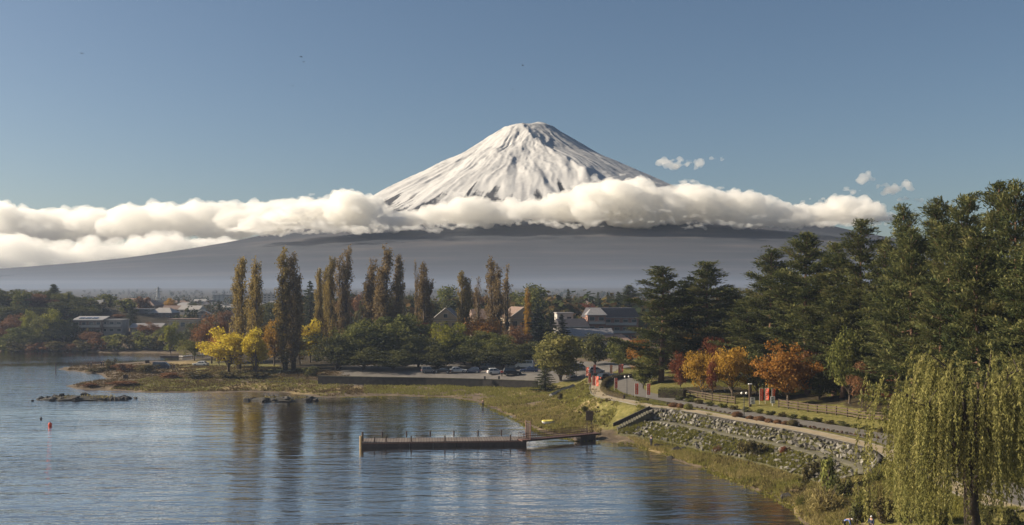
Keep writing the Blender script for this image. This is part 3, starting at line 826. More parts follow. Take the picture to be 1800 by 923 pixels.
def poplar(seed, Ht=30.0, W=3.6, name='poplar_tree', base=.05, n=140, dens=1.0):
    R = rng(seed); r = random.Random(seed)
    mb = MB()
    stems = []
    for k in range(r.choice([2, 3, 3])):
        ox = r.uniform(-.28, .28) * W; oy = r.uniform(-.2, .2) * W; hh = Ht * (1 if k == 0 else r.uniform(.72, .94))
        pts = [np.array([ox * .25, oy * .25, -.4]), np.array([ox * .6, oy * .6, hh * .3]), np.array([ox, oy, hh * .65]), np.array([ox * 1.05, oy, hh])]
        stems.append((pts, hh)); mb.tube(pts, [Ht * .013, Ht * .010, Ht * .006, .03], 6)
    def sp(k, t):
        pts, hh = stems[k]; x = t * 3; i = min(2, int(x)); f = x - i
        return pts[i] * (1 - f) + pts[i + 1] * f
    C, T, A = [], [], []
    for i in range(n):
        k = r.randrange(len(stems)); t = base + (1 - base - .04) * (i + r.random()) / n
        p0 = sp(k, t); az = r.uniform(0, 6.283)
        env = W * .5 * min(1, .45 + t * 2.0) * (1 - max(0, t - .5) / .5 * .62)
        L = Ht * r.uniform(.09, .19) * (1 - .45 * t)
        tip = p0 + np.array([math.cos(az) * env * r.uniform(.45, 1.05), math.sin(az) * env * r.uniform(.45, 1.05), L])
        mid = p0 * .5 + tip * .5 + np.array([math.cos(az), math.sin(az), 0]) * env * .16
        mb.tube([p0, mid, tip], [Ht * .0028, Ht * .0018, .01], 4, cap=False)
        nn = int(64 * dens * r.uniform(.6, 1.3)); f = R.uniform(.1, 1.05, nn)
        q = np.where(f[:, None] < .5, p0 + (mid - p0) * (f * 2)[:, None], mid + (tip - mid) * (f * 2 - 1)[:, None])
        q = q + R.normal(size=(nn, 3)) * np.array([.26, .26, .40])
        C.append(q); A.append(np.array([0, 0, 1.0]) + R.normal(size=(nn, 3)) * .55); T.append(np.clip(R.normal(.5, .2, nn) + r.gauss(0, .14), 0, 1))
    C = np.concatenate(C); T = np.concatenate(T); A = np.concatenate(A)
    me = crown_mesh('crown', C, T, .24, .5, R, LM['poplar'], axis=A)
    return make_tree(mb, me, name, M_BARK)

def willow(seed, Ht=15.0, W=13.0, name='willow_tree', strands=1250, per=80):
    R = rng(seed); r = random.Random(seed)
    mb = MB(); fork = Ht * .28
    mb.tube([(0, 0, -.6), (.1, 0, .6), (0, .1, fork * .6), (-.1, 0, fork)], [.62, .52, .44, .42], 10)
    limbs = []
    for k in range(17):
        az = k * 2.4 + r.uniform(-.3, .3); out = W * .5 * r.uniform(.35, .95); top = Ht * r.uniform(.62, .97) * (1 - .22 * out / (W * .5))
        d = np.array([math.cos(az), math.sin(az), 0])
        z0 = fork * r.uniform(.75, 1.05)
        pts = [np.array([0, 0, z0]), d * out * .28 + (0, 0, z0 + (top - z0) * .45), d * out * .62 + (0, 0, z0 + (top - z0) * .88), d * out + (0, 0, top)]
        pts = [p + R.normal(size=3) * .15 for p in pts]
        limbs.append(pts); mb.tube(pts, [.26, .17, .09, .025], 6, cap=False)
        for j in range(4):
            f = r.uniform(.35, .9); x = f * 3; i = min(2, int(x)); q = pts[i] + (pts[i + 1] - pts[i]) * (x - i)
            e = q + np.array([math.cos(az + r.uniform(-1.4, 1.4)), math.sin(az + r.uniform(-1.4, 1.4)), r.uniform(.2, 1.1)]) * r.uniform(.8, 2.0)
            mb.tube([q, (q + e) / 2 + (0, 0, .15), e], [.06, .04, .012], 4, cap=False)
            limbs.append([q, q * .6 + e * .4, q * .3 + e * .7, e])
    C, T, A = [], [], []
    for s in range(strands):
        pts = limbs[r.randrange(len(limbs))]
        x = r.uniform(.45, 1) * 3; i = min(2, int(x)); q = pts[i] + (pts[i + 1] - pts[i]) * (x - i)
        q = q + R.normal(size=3) * np.array([.55, .55, .4])
        o = np.array([q[0], q[1], 0]); o /= np.linalg.norm(o) + 1e-6
        L = r.uniform(1.2, 6.8) * (.5 + .75 * np.hypot(q[0], q[1]) / (W * .5))
        L *= 1.3 if q[0] < -1 else 1.0
        L = min(L, q[2] - .3)
        if L < .5: continue
        nn = max(8, int(per * L / 4)); f = np.sort(R.uniform(0, 1, nn))
        arch = r.uniform(.2, .9)
        P = q + o * (arch * np.sin(np.minimum(f * 2.2, 1.57)))[:, None] + np.stack([.10 * np.sin(f * 5 + s), .10 * np.cos(f * 4 + s), .35 * np.sin(f * 3.1) * (f < .3) - L * f], 1)
        P = P + R.normal(size=P.shape) * .05
        C.append(P); T.append(np.clip(R.normal(.45, .2, nn) + r.gauss(0, .15) + .12 * (1 - f), 0, 1))
        A.append(np.array([0, 0, -1.0]) + o * .2 + R.normal(size=P.shape) * .45)
    C = np.concatenate(C); T = np.concatenate(T); A = np.concatenate(A)
    me = crown_mesh('crown', C, T, .125, .30, R, LM['willow'], axis=A)
    return make_tree(mb, me, name, M_BARK_DARK)

def bush(seed, name='shrub', leaves=1000, leaf=.12):
    """a unit shrub, one metre across"""
    R = rng(seed); r = random.Random(seed)
    mb = MB()
    for k in range(9):
        a = k * .7 + r.random(); mb.tube([(0, 0, -.12), (math.cos(a) * .2, math.sin(a) * .2, .4), (math.cos(a) * .40, math.sin(a) * .40, r.uniform(.6, .95))], [.03, .018, .006], 4, cap=False)
    root = empty(name, (0, -500, 0)); mb.build('stem', M_BARK, root)
    cen = np.c_[R.normal(0, .19, (15, 2)), R.uniform(.1, .78, 15)]; cr = R.uniform(.12, .25, 15)
    i = R.integers(0, 15, leaves); p = R.normal(size=(leaves, 3)); p /= np.linalg.norm(p, axis=1)[:, None]
    C = cen[i] + p * (cr[i] * R.uniform(.5, 1.2, leaves))[:, None]; C[:, 2] = np.maximum(C[:, 2], -.05)
    T = R.normal(.5, .18, leaves) + R.normal(0, .14, 15)[i]
    obj('foliage', crown_mesh('foliage', C, T, leaf * .5, .55, R, LM['shrub'], axis=np.cross(p, R.normal(size=p.shape)), lean=p), root)
    return root
def clipped(seed, name='shrub', leaves=1100):
    """a unit shrub clipped to a cushion"""
    R = rng(seed); mb = MB(); mb.ico((0, 0, .42), (.40, .40, .42), 2, seed, .1); root = empty(name, (0, -500, 0)); mb.build('stem', M_BARK, root)
    p = R.normal(size=(leaves, 3)); p /= np.linalg.norm(p, axis=1)[:, None]
    C = p * (R.uniform(.8, 1.05, leaves) * (.85 + .3 * fbm(p[:, 0] * 2 + seed, p[:, 1] * 2 + p[:, 2], seed, 2)))[:, None] * .5; C[:, 2] = np.maximum(C[:, 2] + .46, .02)
    obj('foliage', crown_mesh('foliage', C, R.normal(.5, .22, leaves), .055, .6, R, LM['shrub'], axis=np.cross(p, R.normal(size=p.shape)), lean=p * 1.3), root)
    return root
def brush(seed, name='brush', stalks=230):
    """a unit clump of tall withered stalks"""
    R = rng(seed); r = random.Random(seed); mb = MB()
    for k in range(16):
        a = r.uniform(0, 6.28); e = r.uniform(.1, .5); mb.tube([(math.cos(a) * .1, math.sin(a) * .1, -.1), (math.cos(a) * e * .6, math.sin(a) * e * .6, .5), (math.cos(a) * e, math.sin(a) * e, r.uniform(.7, 1.0))], [.012, .009, .004], 4, cap=False)
    root = empty(name, (0, -500, 0)); mb.build('stem', M_BARK, root)
    C, A = [], []
    for k in range(stalks):
        a = r.uniform(0, 6.28); e = abs(r.gauss(0, .28)); b = abs(r.gauss(0, .16)); hh = r.uniform(.45, 1.0) * (1 - e * .5)
        t = R.uniform(.08, 1, 9)[:, None]
        q = np.array([math.cos(a) * b, math.sin(a) * b, 0]) + t * np.array([math.cos(a) * e, math.sin(a) * e, hh]) - np.c_[np.zeros((9, 2)), (t ** 2 * e * .4)]
        C.append(q + R.normal(0, .015, (9, 3))); A.append(np.array([math.cos(a) * e, math.sin(a) * e, hh]) + R.normal(0, .35, (9, 3)))
    C = np.concatenate(C); A = np.concatenate(A)
    obj('foliage', crown_mesh('foliage', C, R.normal(.5, .2, len(C)), .07, .2, R, LM['reed'], axis=A), root)
    return root

PROTO = {
 'broad': [broadleaf(s, 8 + (s % 3), 10, .01, 84, 85, .25) for s in (1, 2, 3, 4)],
 'maple': [broadleaf(s, 9, 8, .12, 64, 100, .24, 'maple_tree', gap=.28) for s in (11, 12, 13)],
 'ginkgo': [broadleaf(s, 6.5, 9, .07, 54, 85, .25, 'ginkgo_tree', gap=.25) for s in (21, 22)],
 'pine': [pine(s, 25, base=b) for s, b in ((31, .22), (32, .30), (33, .10), (34, .16), (35, .06), (36, .12), (37, .2))],
 'spruce': [spruce(s) for s in (41, 42)],
 'poplar': [poplar(s) for s in (51, 52, 53, 54, 57, 58)],
 'thin_poplar': [poplar(56, 30, 2.6, n=80, dens=.4)],
 'willow': [willow(61)],
 'bush': [bush(s) for s in (71, 72, 73, 74)], 'clipped': [clipped(s) for s in (81, 82)], 'brush': [brush(s) for s in (91, 92, 93)],
}
NOMINAL = {'broad': (8.6, 10), 'maple': (9, 8), 'ginkgo': (6.5, 9), 'pine': (11.5, 25), 'spruce': (5, 12), 'poplar': (3.5, 30), 'thin_poplar': (2.8, 30), 'willow': (13.5, 15), 'bush': (1, 1), 'clipped': (1, 1), 'brush': (1, 1)}
used = {}
def plant(kind, leaf, label, cat, group, x, y, W, Ht, z=None, name=None, bark=None, seed=None):
    """one more individual of a kind, W metres wide and Ht high, rooted on the ground"""
    lst = PROTO[kind]; k = used.get(kind, 0); used[kind] = k + 1
    src = lst[k % len(lst)]; w0, h0 = NOMINAL[kind]
    rz = (k * 2.399) % 6.283 if seed is None else seed
    if kind in ('bush', 'clipped', 'brush'): sc = (W, W * .85, Ht)
    else: sc = (W / w0, W / w0, Ht / h0)
    o = copy_thing(src, (x, y, (h(x, y) if z is None else z) - .05), rz, sc)
    if name: o.name = name
    for ch in o.children:
        if ch.name.startswith(('crown', 'foliage')):
            ch.material_slots[0].link = 'OBJECT'; ch.material_slots[0].material = LM[leaf]
    return tag(o, label, cat, group)
def plant_px(kind, leaf, label, cat, group, px, top, wpx, d, **kw):
    """px: its column, top: the row of its tip, wpx: width in photo pixels, d: distance"""
    x = (px - 900) * d / FPX; z0 = h(x, d)
    ztop = CAM_H + (HOR - top) * d / FPX
    return plant(kind, leaf, label, cat, group, x, d, wpx * d / FPX, max(ztop - z0, .3), **kw)
# ------------------------------------------------------------------ trees: where they stand
G_POP = 'tall poplars behind the point'
POPL = [  # px, top, width, d, leaf, thin, label
 (420,455,24,276,'poplar',0,'tall narrow olive poplar, first of the row from the town side, above golden ginkgos'),
 (449,461,28,272,'poplar',0,'tall narrow olive poplar standing between the first poplar and the thick bare-footed one'),
 (502,440,31,271,'poplar',0,'thick twin poplar at the lawn edge, its left stem, dark trunk showing to the ground'),
 (515,446,28,270,'poplar_brown',0,'right companion stem of the thick twin poplar at the lawn edge'),
 (559,474,16,318,'poplar',0,'small slim poplar at the left end of the second clump of poplars'),
 (573,470,20,322,'poplar',0,'yellowish poplar second in the second clump, just right of the small slim one'),
 (585,454,18,316,'poplar',0,'yellowish poplar in the middle of the second clump beside its tallest tree'),
 (604,439,24,314,'poplar_brown',0,'tallest browner poplar at the right end of the second clump'),
 (649,458,26,312,'poplar_brown',0,'shorter brown poplar on the left of the biggest brown poplar clump'),
 (677,434,32,306,'poplar_brown',0,'tallest brown poplar at the centre of the biggest clump'),
 (700,452,24,308,'poplar_brown',0,'brown poplar leaning on the right side of the biggest clump'),
 (733,462,9,318,'poplar_brown',1,'thin almost bare poplar beside the small rounded brown one'),
 (749,463,24,316,'poplar_brown',0,'rounded brown poplar just right of the thin bare one'),
 (816,479,22,318,'poplar',0,'lone golden brown poplar in front of the cream gabled house'),
 (838,490,16,336,'poplar_brown',1,'faint grey poplar between the lone golden one and the tall pair'),
 (870,457,27,322,'poplar_brown',0,'taller left poplar of the pair beside the big cream house'),
 (891,469,20,326,'poplar_brown',1,'shorter right poplar of the pair beside the big cream house'),
 (928,508,16,332,'gold',0,'short yellow poplar against the dark round tree behind the spruces'),
]
for px, top, w, d, lf, thin, lab in POPL:
    plant_px('thin_poplar' if thin else 'poplar', lf, lab, 'poplar', G_POP, px, top, w * 1.12, d)

MID = 'leafy trees between the car park and the poplars'
TREES = [ # kind, leaf, px, top, width, d, label, cat, group
 ('ginkgo','yellow',402,573,70,270,'bright yellow ginkgo, wider of the two on the lawn','ginkgo','yellow ginkgo trees'),
 ('ginkgo','yellow',450,576,44,266,'bright yellow ginkgo, narrower of the two on the lawn, next to the thick poplar','ginkgo','yellow ginkgo trees'),
 ('ginkgo','yellow',545,558,44,292,'yellow ginkgo glowing behind the dark thicket right of the thick poplar','ginkgo','yellow ginkgo trees'),
 ('ginkgo','gold',527,580,30,282,'dull golden tree squeezed between the thick poplar and the yellow ginkgo','tree',None),
 ('ginkgo','yellowgreen',300,562,28,372,'slender yellow green tree standing by the channel in front of the white house','tree',None),
 ('maple','russet',372,552,72,300,'wide reddish brown maple behind the yellow ginkgos','maple','autumn maples'),
 ('maple','olive',342,595,52,318,'low olive tree beside the reddish maple at the channel','tree',None),
 ('maple','orange',385,588,34,282,'small orange maple peeping behind the wider yellow ginkgo','maple','autumn maples'),
 ('maple','gold',482,560,56,284,'brownish gold tree between the twin poplar and the narrower ginkgo','tree',None),
 ('broad','dark',592,580,96,266,'dark round thicket tree at the waterside end of the leafy wood','tree',MID),
 ('broad','green',640,556,96,290,'mid green tree behind the dark thicket, below the second poplar clump','tree',MID),
 ('broad','green',698,545,116,292,'largest green tree of the leafy wood under the biggest poplar clump','tree',MID),
 ('broad','dark',735,588,84,270,'dark green tree under the right side of the largest green tree','tree',MID),
 ('broad','yellowgreen',786,560,56,280,'light yellow green crown in front of the cream gabled house','tree',MID),
 ('broad','green',816,582,70,278,'mid green crown just right of the light yellow green one','tree',MID),
 ('broad','olive',852,576,66,284,'olive crown below the lone golden poplar','tree',MID),
 ('broad','green',884,588,66,274,'mid green tree under the pair of poplars','tree',MID),
 ('broad','dark',920,596,64,268,'dark tree over the parked cars beside the olive willow','tree',MID),
 ('broad','dark',640,606,86,262,'low dark tree at the foot of the largest green tree, its left','tree',MID),
 ('broad','dark',692,612,84,261,'low dark tree at the foot of the largest green tree, its right','tree',MID),
 ('broad','dark',770,606,74,264,'low dark tree over the first parked cars','tree',MID),
 ('broad','dark',838,606,74,266,'low dark tree over the middle of the parked cars','tree',MID),
 ('broad','dark',884,612,60,266,'low dark tree right behind the white and black cars','tree',MID),
 ('maple','red',744,566,46,300,'red orange maple left of the cream gabled house','maple','autumn maples'),
 ('maple','orange',848,556,62,304,'orange red maple in front of the second gabled house','maple','autumn maples'),
 ('maple','russet',906,570,52,296,'brown red maple before the big cream house','maple','autumn maples'),
 ('broad','willow',985,578,100,236,'round olive willow leaning over the end of the car park','tree',None),
 ('broad','dark',1047,586,66,266,'dark round tree behind the silver hatchback','tree',None),
 ('spruce','spruce',958,643,54,221,'small dark spruce on the grassy bank below the olive willow','spruce',None),
 ('broad','green',1092,594,50,250,'pale green weeping tree right of the silver hatchback','tree',None),
 ('maple','orange',1124,590,40,226,'orange maple hanging over the pale green weeping tree','maple','autumn maples'),
 ('spruce','spruce',944,532,60,316,'tall dark spruce before the big cream house, leftmost of three','spruce','dark spruces by the cream house'),
 ('spruce','spruce',968,545,50,312,'dark spruce, middle of the three by the cream house','spruce','dark spruces by the cream house'),
 ('spruce','spruce',988,552,46,318,'dark spruce, right one of the three, nearest the brick mansion','spruce','dark spruces by the cream house'),
 # behind the town
 ('spruce','spruce',545,494,56,400,'dark conifer rising right behind the twin poplar','conifer','far trees behind the houses'),
 ('broad','russet',620,512,58,420,'brownish far tree behind the second poplar clump','tree','far trees behind the houses'),
 ('spruce','dark',634,528,26,360,'small dark conifer between second and biggest poplar clump','conifer','far trees behind the houses'),
 ('broad','dark',722,512,60,430,'dark far tree behind the thin bare poplar','tree','far trees behind the houses'),
 ('broad','green',785,503,66,430,'wide far tree with rounded top, left of the lone golden poplar','tree','far trees behind the houses'),
 ('broad','dark',768,520,50,400,'dark far tree above the gabled house roof','tree','far trees behind the houses'),
 ('broad','russet',845,512,44,430,'brownish far tree behind the faint grey poplar','tree','far trees behind the houses'),
 ('broad','dark',908,512,46,420,'dark far tree filling the gap right of the poplar pair','tree','far trees behind the houses'),
 ('broad','green',942,500,76,410,'big round far tree standing behind the three spruces','tree','far trees behind the houses'),
 ('spruce','spruce',999,508,38,430,'pointed dark far conifer right of the big round far tree','conifer','far trees behind the houses'),
 ('maple','red',1030,532,46,440,'red autumn tree glowing behind the brick mansion','maple','far trees behind the houses'),
 ('spruce','spruce',1051,513,26,450,'narrow far conifer above the brick mansion, leftmost','conifer','far trees behind the houses'),
 ('spruce','spruce',1068,514,26,452,'narrow far conifer above the brick mansion, middle','conifer','far trees behind the houses'),
 ('spruce','spruce',1086,512,30,450,'narrow far conifer above the brick mansion, rightmost','conifer','far trees behind the houses'),
 ('pine','pine',1108,500,56,420,'far dark pine peeping left of the road pines','pine','far trees behind the houses'),
 ('broad','dark',1012,520,40,460,'dark far tree between the conifers and the brick mansion','tree','far trees behind the houses'),
 ('broad','dark',672,520,60,440,'dark far tree behind the biggest poplar clump','tree','far trees behind the houses'),
 ('broad','dark',585,520,60,440,'dark far tree behind the middle of the second clump','tree','far trees behind the houses'),
 ('broad','russet',880,520,60,440,'brown far tree behind the poplar pair','tree','far trees behind the houses'),
 # wooded hill
 ('broad','dark',8,505,64,450,'dark tree on the hill crest, leftmost of the skyline','tree','trees on the wooded hill'),
 ('broad','dark',44,512,52,456,'dark tree on the hill crest between the leftmost and the pair of rounded crowns','tree','trees on the wooded hill'),
 ('broad','green',40,508,40,440,'green crown on the hill, just below the skyline at its left part','tree','trees on the wooded hill'),
 ('broad','russet',66,516,62,446,'rusty brown tree high on the hill','tree','trees on the wooded hill'),
 ('broad','dark',80,508,50,458,'dark rounded crown on the hill crest left of the lone pine','tree','trees on the wooded hill'),
 ('pine','pine',93,499,26,460,'lone layered pine sticking out of the hill skyline','pine','trees on the wooded hill'),
 ('broad','olive',110,511,36,456,'olive crown on the hill crest right of the lone pine','tree','trees on the wooded hill'),
 ('spruce','spruce',121,512,12,450,'small pointed conifer on the hill shoulder','conifer','trees on the wooded hill'),
 ('broad','dark',140,522,48,450,'dark tree on the falling shoulder of the hill','tree','trees on the wooded hill'),
 ('broad','dark',100,530,66,436,'dark tree in the middle of the hill under the lone pine','tree','trees on the wooded hill'),
 ('broad','dark',150,536,52,436,'dark tree low on the hill shoulder by the houses','tree','trees on the wooded hill'),
 ('broad','dark',20,534,70,430,'dark tree on the hill face, far left','tree','trees on the wooded hill'),
 ('maple','russet',24,552,58,412,'reddish maple at the hill foot, left of the yellow green trees','maple','trees on the wooded hill'),
 ('maple','russet',2,566,40,405,'red brown maple at the very left edge of the far shore','maple','trees on the wooded hill'),
 ('broad','yellowgreen',52,541,30,408,'yellow green tree at the hill foot, left of the two','tree','trees on the wooded hill'),
 ('broad','yellowgreen',96,543,40,406,'yellow green tree at the hill foot, right of the two','tree','trees on the wooded hill'),
 ('broad','olive',74,548,40,404,'olive tree between the two yellow green ones','tree','trees on the wooded hill'),
 ('broad','dark',112,556,36,404,'dark tree right of the yellow green trees','tree','trees on the wooded hill'),
 ('broad','green',34,572,58,402,'grey green tree on the far shore below the reddish maple','tree','trees on the wooded hill'),
 ('broad','green',12,590,50,399,'low green tree on the far shore at the left','tree','trees on the wooded hill'),
 ('broad','dark',62,585,50,400,'low dark tree on the far shore below the yellow green trees','tree','trees on the wooded hill'),
 ('broad','green',157,521,20,452,'small umbrella shaped tree standing alone on the hill shoulder','tree','trees on the wooded hill'),
 # in the town
 ('spruce','spruce',231,538,34,432,'dark pointed conifer in front of the big hall','conifer','trees among the town houses'),
 ('maple','russet',206,552,30,440,'brownish tree left of the dark conifer by the hall','tree','trees among the town houses'),
 ('maple','russet',262,566,44,412,'brown bushy tree right of the dark conifer','tree','trees among the town houses'),
 ('broad','green',290,570,30,400,'green tree in front of the flat roofed house','tree','trees among the town houses'),
 ('broad','gold',300,524,22,560,'golden brown tree at the right end of the hall roof','tree','trees among the town houses'),
 ('spruce','spruce',314,522,14,570,'tiny dark conifer beside the golden brown tree','conifer','trees among the town houses'),
 ('broad','dark',338,530,24,560,'small dark tree between the far house roofs','tree','trees among the town houses'),
 ('spruce','spruce',386,528,24,480,'dark conifer just left of the first poplar','conifer','trees among the town houses'),
 ('maple','russet',398,545,34,420,'rusty tree at the foot of the dark conifer by the first poplar','maple','trees among the town houses'),
 ('broad','dark',345,562,34,396,'dark tree right of the white house with windows','tree','trees among the town houses'),
 ('broad','dark',482,526,60,420,'dark tree between first poplars and the twin poplar','tree','trees among the town houses'),
 ('maple','russet',160,582,34,398,'reddish brown maple on the far shore below the flat roofed houses','maple','trees among the town houses'),
 ('broad','dark',175,535,24,470,'dark tree between the hill and the hall','tree','trees among the town houses'),
 ('broad','olive',150,552,22,440,'olive tree above the solar roofed house','tree','trees among the town houses'),
]
for kind, lf, px, top, w, d, lab, cat, grp in TREES:
    plant_px(kind, lf, lab, cat, grp, px, top, w * 1.08, d)

RP = 'big pines along the lakeside road'
PINES = [ # px, top, width, d, label
 (1162,466,104,206,'tall pine nearest the car park, its reddish trunk leaning over the road'),
 (1244,457,96,204,'tall pine second from the car park, rounded top beside the leaning one'),
 (1205,492,74,226,'shorter pine in the gap between the first two tall pines'),
 (1288,505,80,214,'shorter pine right of the second tall pine'),
 (1350,434,84,186,'slim pine with the pointed top standing free above the orange maple'),
 (1318,520,70,192,'low pine filling in left below the slim pointed pine'),
 (1420,407,96,172,'pine with a bushy top, first of the closed wall of pines'),
 (1386,470,76,190,'pine between the slim pointed one and the bushy topped one'),
 (1466,424,90,166,'pine second of the closed wall, lower than its neighbours'),
 (1519,383,92,158,'pine with a feathery tip left of the open crowned pine'),
 (1580,356,76,146,'open crowned pine with two upright tufts against the sky'),
 (1552,420,80,152,'pine in front of the feathery tipped and open crowned pines'),
 (1638,345,100,140,'broad pine right of the open crowned pine'),
 (1610,400,86,132,'bright sided pine below the broad pine'),
 (1702,334,104,134,'tall pine with a flat broad crown near the frame side'),
 (1668,390,100,124,'pine with yellowish sunlit boughs in the middle of the wall'),
 (1752,318,106,126,'very tall pine, second from the right frame edge'),
 (1796,312,110,118,'tallest pine at the right edge of the picture'),
 (1730,400,110,112,'dark pine in front of the very tall ones above the willow'),
 (1815,420,120,106,'dark pine at the right edge above the willow crown'),
 (1480,500,96,160,'low wide pine above the leafy green tree'),
 (1575,500,100,138,'low wide pine with drooping boughs left of the willow'),
 (1400,540,60,182,'low dark pine behind the orange maple'),
 (1650,500,110,120,'low dark pine right behind the willow crown'),
]
for px, top, w, d, lab in PINES:
    plant_px('pine', 'pine', lab, 'pine', RP, px, top, w * 1.6, d)

UNDER = [
 ('maple','orange',1385,600,112,161,'orange maple, largest of the roadside, over the red banners','maple','autumn trees beside the road'),
 ('maple','gold',1235,615,68,176,'golden yellow maple beside the crimson one','maple','autumn trees beside the road'),
 ('maple','gold',1287,608,74,172,'golden brown maple between the golden yellow and the orange one','maple','autumn trees beside the road'),
 ('maple','red',1196,618,40,184,'crimson maple beside the leaning pine trunk','maple','autumn trees beside the road'),
 ('maple','red',1262,590,50,196,'dark red maple high behind the golden maples','maple','autumn trees beside the road'),
 ('maple','red',1252,628,22,171,'small scarlet maple low between the two golden maples','maple','autumn trees beside the road'),
 ('maple','russet',1440,588,70,170,'dull purple brown tree right of the orange maple','maple','autumn trees beside the road'),
 ('broad','green',1494,568,72,152,'leafy light green tree in front of the pine wall','tree','understorey trees in front of the pines'),
 ('maple','russet',1516,632,48,148,'grey brown shrubby tree below the leafy light green tree','tree','understorey trees in front of the pines'),
 ('maple','red',1568,664,34,143,'small red maple at the fence next to the willow','maple','autumn trees beside the road'),
 ('maple','orange',1576,640,24,150,'little orange maple in the shade left of the willow','maple','autumn trees beside the road'),
 ('broad','olive',1150,610,52,214,'olive bushy tree under the leaning pine','tree','understorey trees in front of the pines'),
 ('broad','green',1133,640,44,206,'green bushy tree at the bend of the road','tree','understorey trees in front of the pines'),
 ('broad','gold',1215,560,46,222,'yellowish tree glimpsed between the first two pines','tree','understorey trees in front of the pines'),
 ('broad','dark',1330,612,56,176,'dark tree in the gap left of the orange maple','tree','understorey trees in front of the pines'),
 ('broad','dark',1440,640,70,163,'dark tree in the shade right of the orange maple','tree','understorey trees in front of the pines'),
 ('broad','dark',1545,600,70,160,'dark tree in the shade behind the grey brown shrubby tree','tree','understorey trees in front of the pines'),
 ('broad','dark',1610,590,80,150,'dark tree in the deep shade left of the willow','tree','understorey trees in front of the pines'),
 ('broad','dark',1480,660,60,166,'low dark tree behind the middle of the wooden fence','tree','understorey trees in front of the pines'),
]
for kind, lf, px, top, w, d, lab, cat, grp in UNDER:
    plant_px(kind, lf, lab, cat, grp, px, top, w * 1.08, d)
plant('willow', 'willow', 'big weeping willow with a dark forked trunk at the water edge', 'willow', None, 37.0, 80.0, 17.5, 18.2, seed=.4)
# ------------------------------------------------------------------ made things
_D = np.concatenate([np.arange(62, 330, .15), np.arange(330, 800, .6)])
def g(px, py, dz=0.0):
    """where the sight line through a pixel meets the ground"""
    x = (px - 900) * _D / FPX; z = CAM_H - (py - HOR) * _D / FPX
    hit = np.nonzero(z <= np.maximum(H(x, _D), 0) + dz)[0]
    i = hit[0] if len(hit) else len(_D) - 1
    return Vector((x[i], _D[i], max(h(x[i], _D[i]), 0.0)))

M_ASPHALT = plain('worn_asphalt', (.135, .122, .108), .9, .16, .9, bump=.15)
M_PATHWAY = plain('sandy_path', (.30, .24, .155), .9, .14, .8, bump=.15)
M_CONC = plain('grey_concrete', (.15, .135, .11), .9, .2, 1.5, bump=.3)
M_ROOF_PALE = plain('pale_concrete', (.34, .32, .29), .9, .15, 1.5, bump=.2)
M_CONC_DARK = plain('shade_darkened_concrete', (.032, .028, .025), .9, .3, 1.2, bump=.4)  # the car park wall's shade is put into this dark colour
M_LEDGE = plain('stained_ledge', (.085, .078, .055), .95, .3, 1.0, bump=.4)
M_MORTAR = plain('mossy_mortar', (.075, .07, .036), .95, .4, 1.2, bump=.6)
M_WOOD = plain('weathered_wood', (.085, .06, .042), .85, .3, 4, bump=.3)  # weathered brown, darkened further to carry the shade on the fence
M_WOOD_DARK = plain('dark_wood', (.055, .038, .030), .8, .3, 4, bump=.3)
M_WOOD_PALE = plain('pale_wood', (.30, .22, .12), .85, .25, 4, bump=.3)
M_DECK = plain('dock_boards', (.12, .098, .085), .8, .25, 2.5, bump=.3)
def deck_mat():
    m = plain('dock_planks', (.12, .098, .085), .8, .25, 2.5, bump=.3); t = m.node_tree; b = t.nodes['Principled BSDF']
    src = b.inputs['Base Color'].links[0].from_socket; tc = t.nodes.new('ShaderNodeTexCoord'); sp = t.nodes.new('ShaderNodeSeparateXYZ'); t.links.new(tc.outputs['Object'], sp.inputs[0])
    u = math_(t, 'MULTIPLY', sp.outputs['X'], 2.4); w = math_(t, 'LESS_THAN', math_(t, 'FRACT', u), .14)
    wn_ = t.nodes.new('ShaderNodeTexWhiteNoise'); wn_.noise_dimensions = '1D'; t.links.new(math_(t, 'FLOOR', u), wn_.inputs['W'])
    c = mix_rgb(t, math_(t, 'MULTIPLY', wn_.outputs['Value'], .5), src, (.20, .165, .14)); c = mix_rgb(t, w, c, (.02, .016, .014))
    t.links.new(c, b.inputs['Base Color']); return m
M_DECK = deck_mat()
M_HULL = plain('dock_side', (.055, .043, .038), .7, .25, 1.5, bump=.2)
M_RUST = plain('rusty_red_metal', (.14, .08, .065), .6, .25, 6, metal=.2)
M_WHITE = plain('white_paint', (.72, .70, .66), .5, .06, 3)
M_BLACK = plain('black_metal', (.025, .025, .028), .5, .2, 5, metal=.3)
M_STEEL = plain('grey_steel', (.30, .31, .32), .5, .12, 4, metal=.5)
M_FLAG = plain('red_cloth', (.62, .10, .055), .8, .1, 4)
M_FLAG_O = plain('orange_cloth', (.66, .22, .10), .8, .1, 4)
M_GLASS = plain('window_glass', (.035, .045, .055), .12, .2, 1.0, spec=.8)
M_TYRE = plain('rubber', (.02, .02, .02), .85, .1, 5)
M_SKIN = plain('skin', (.42, .26, .19), .6, .06, 8)

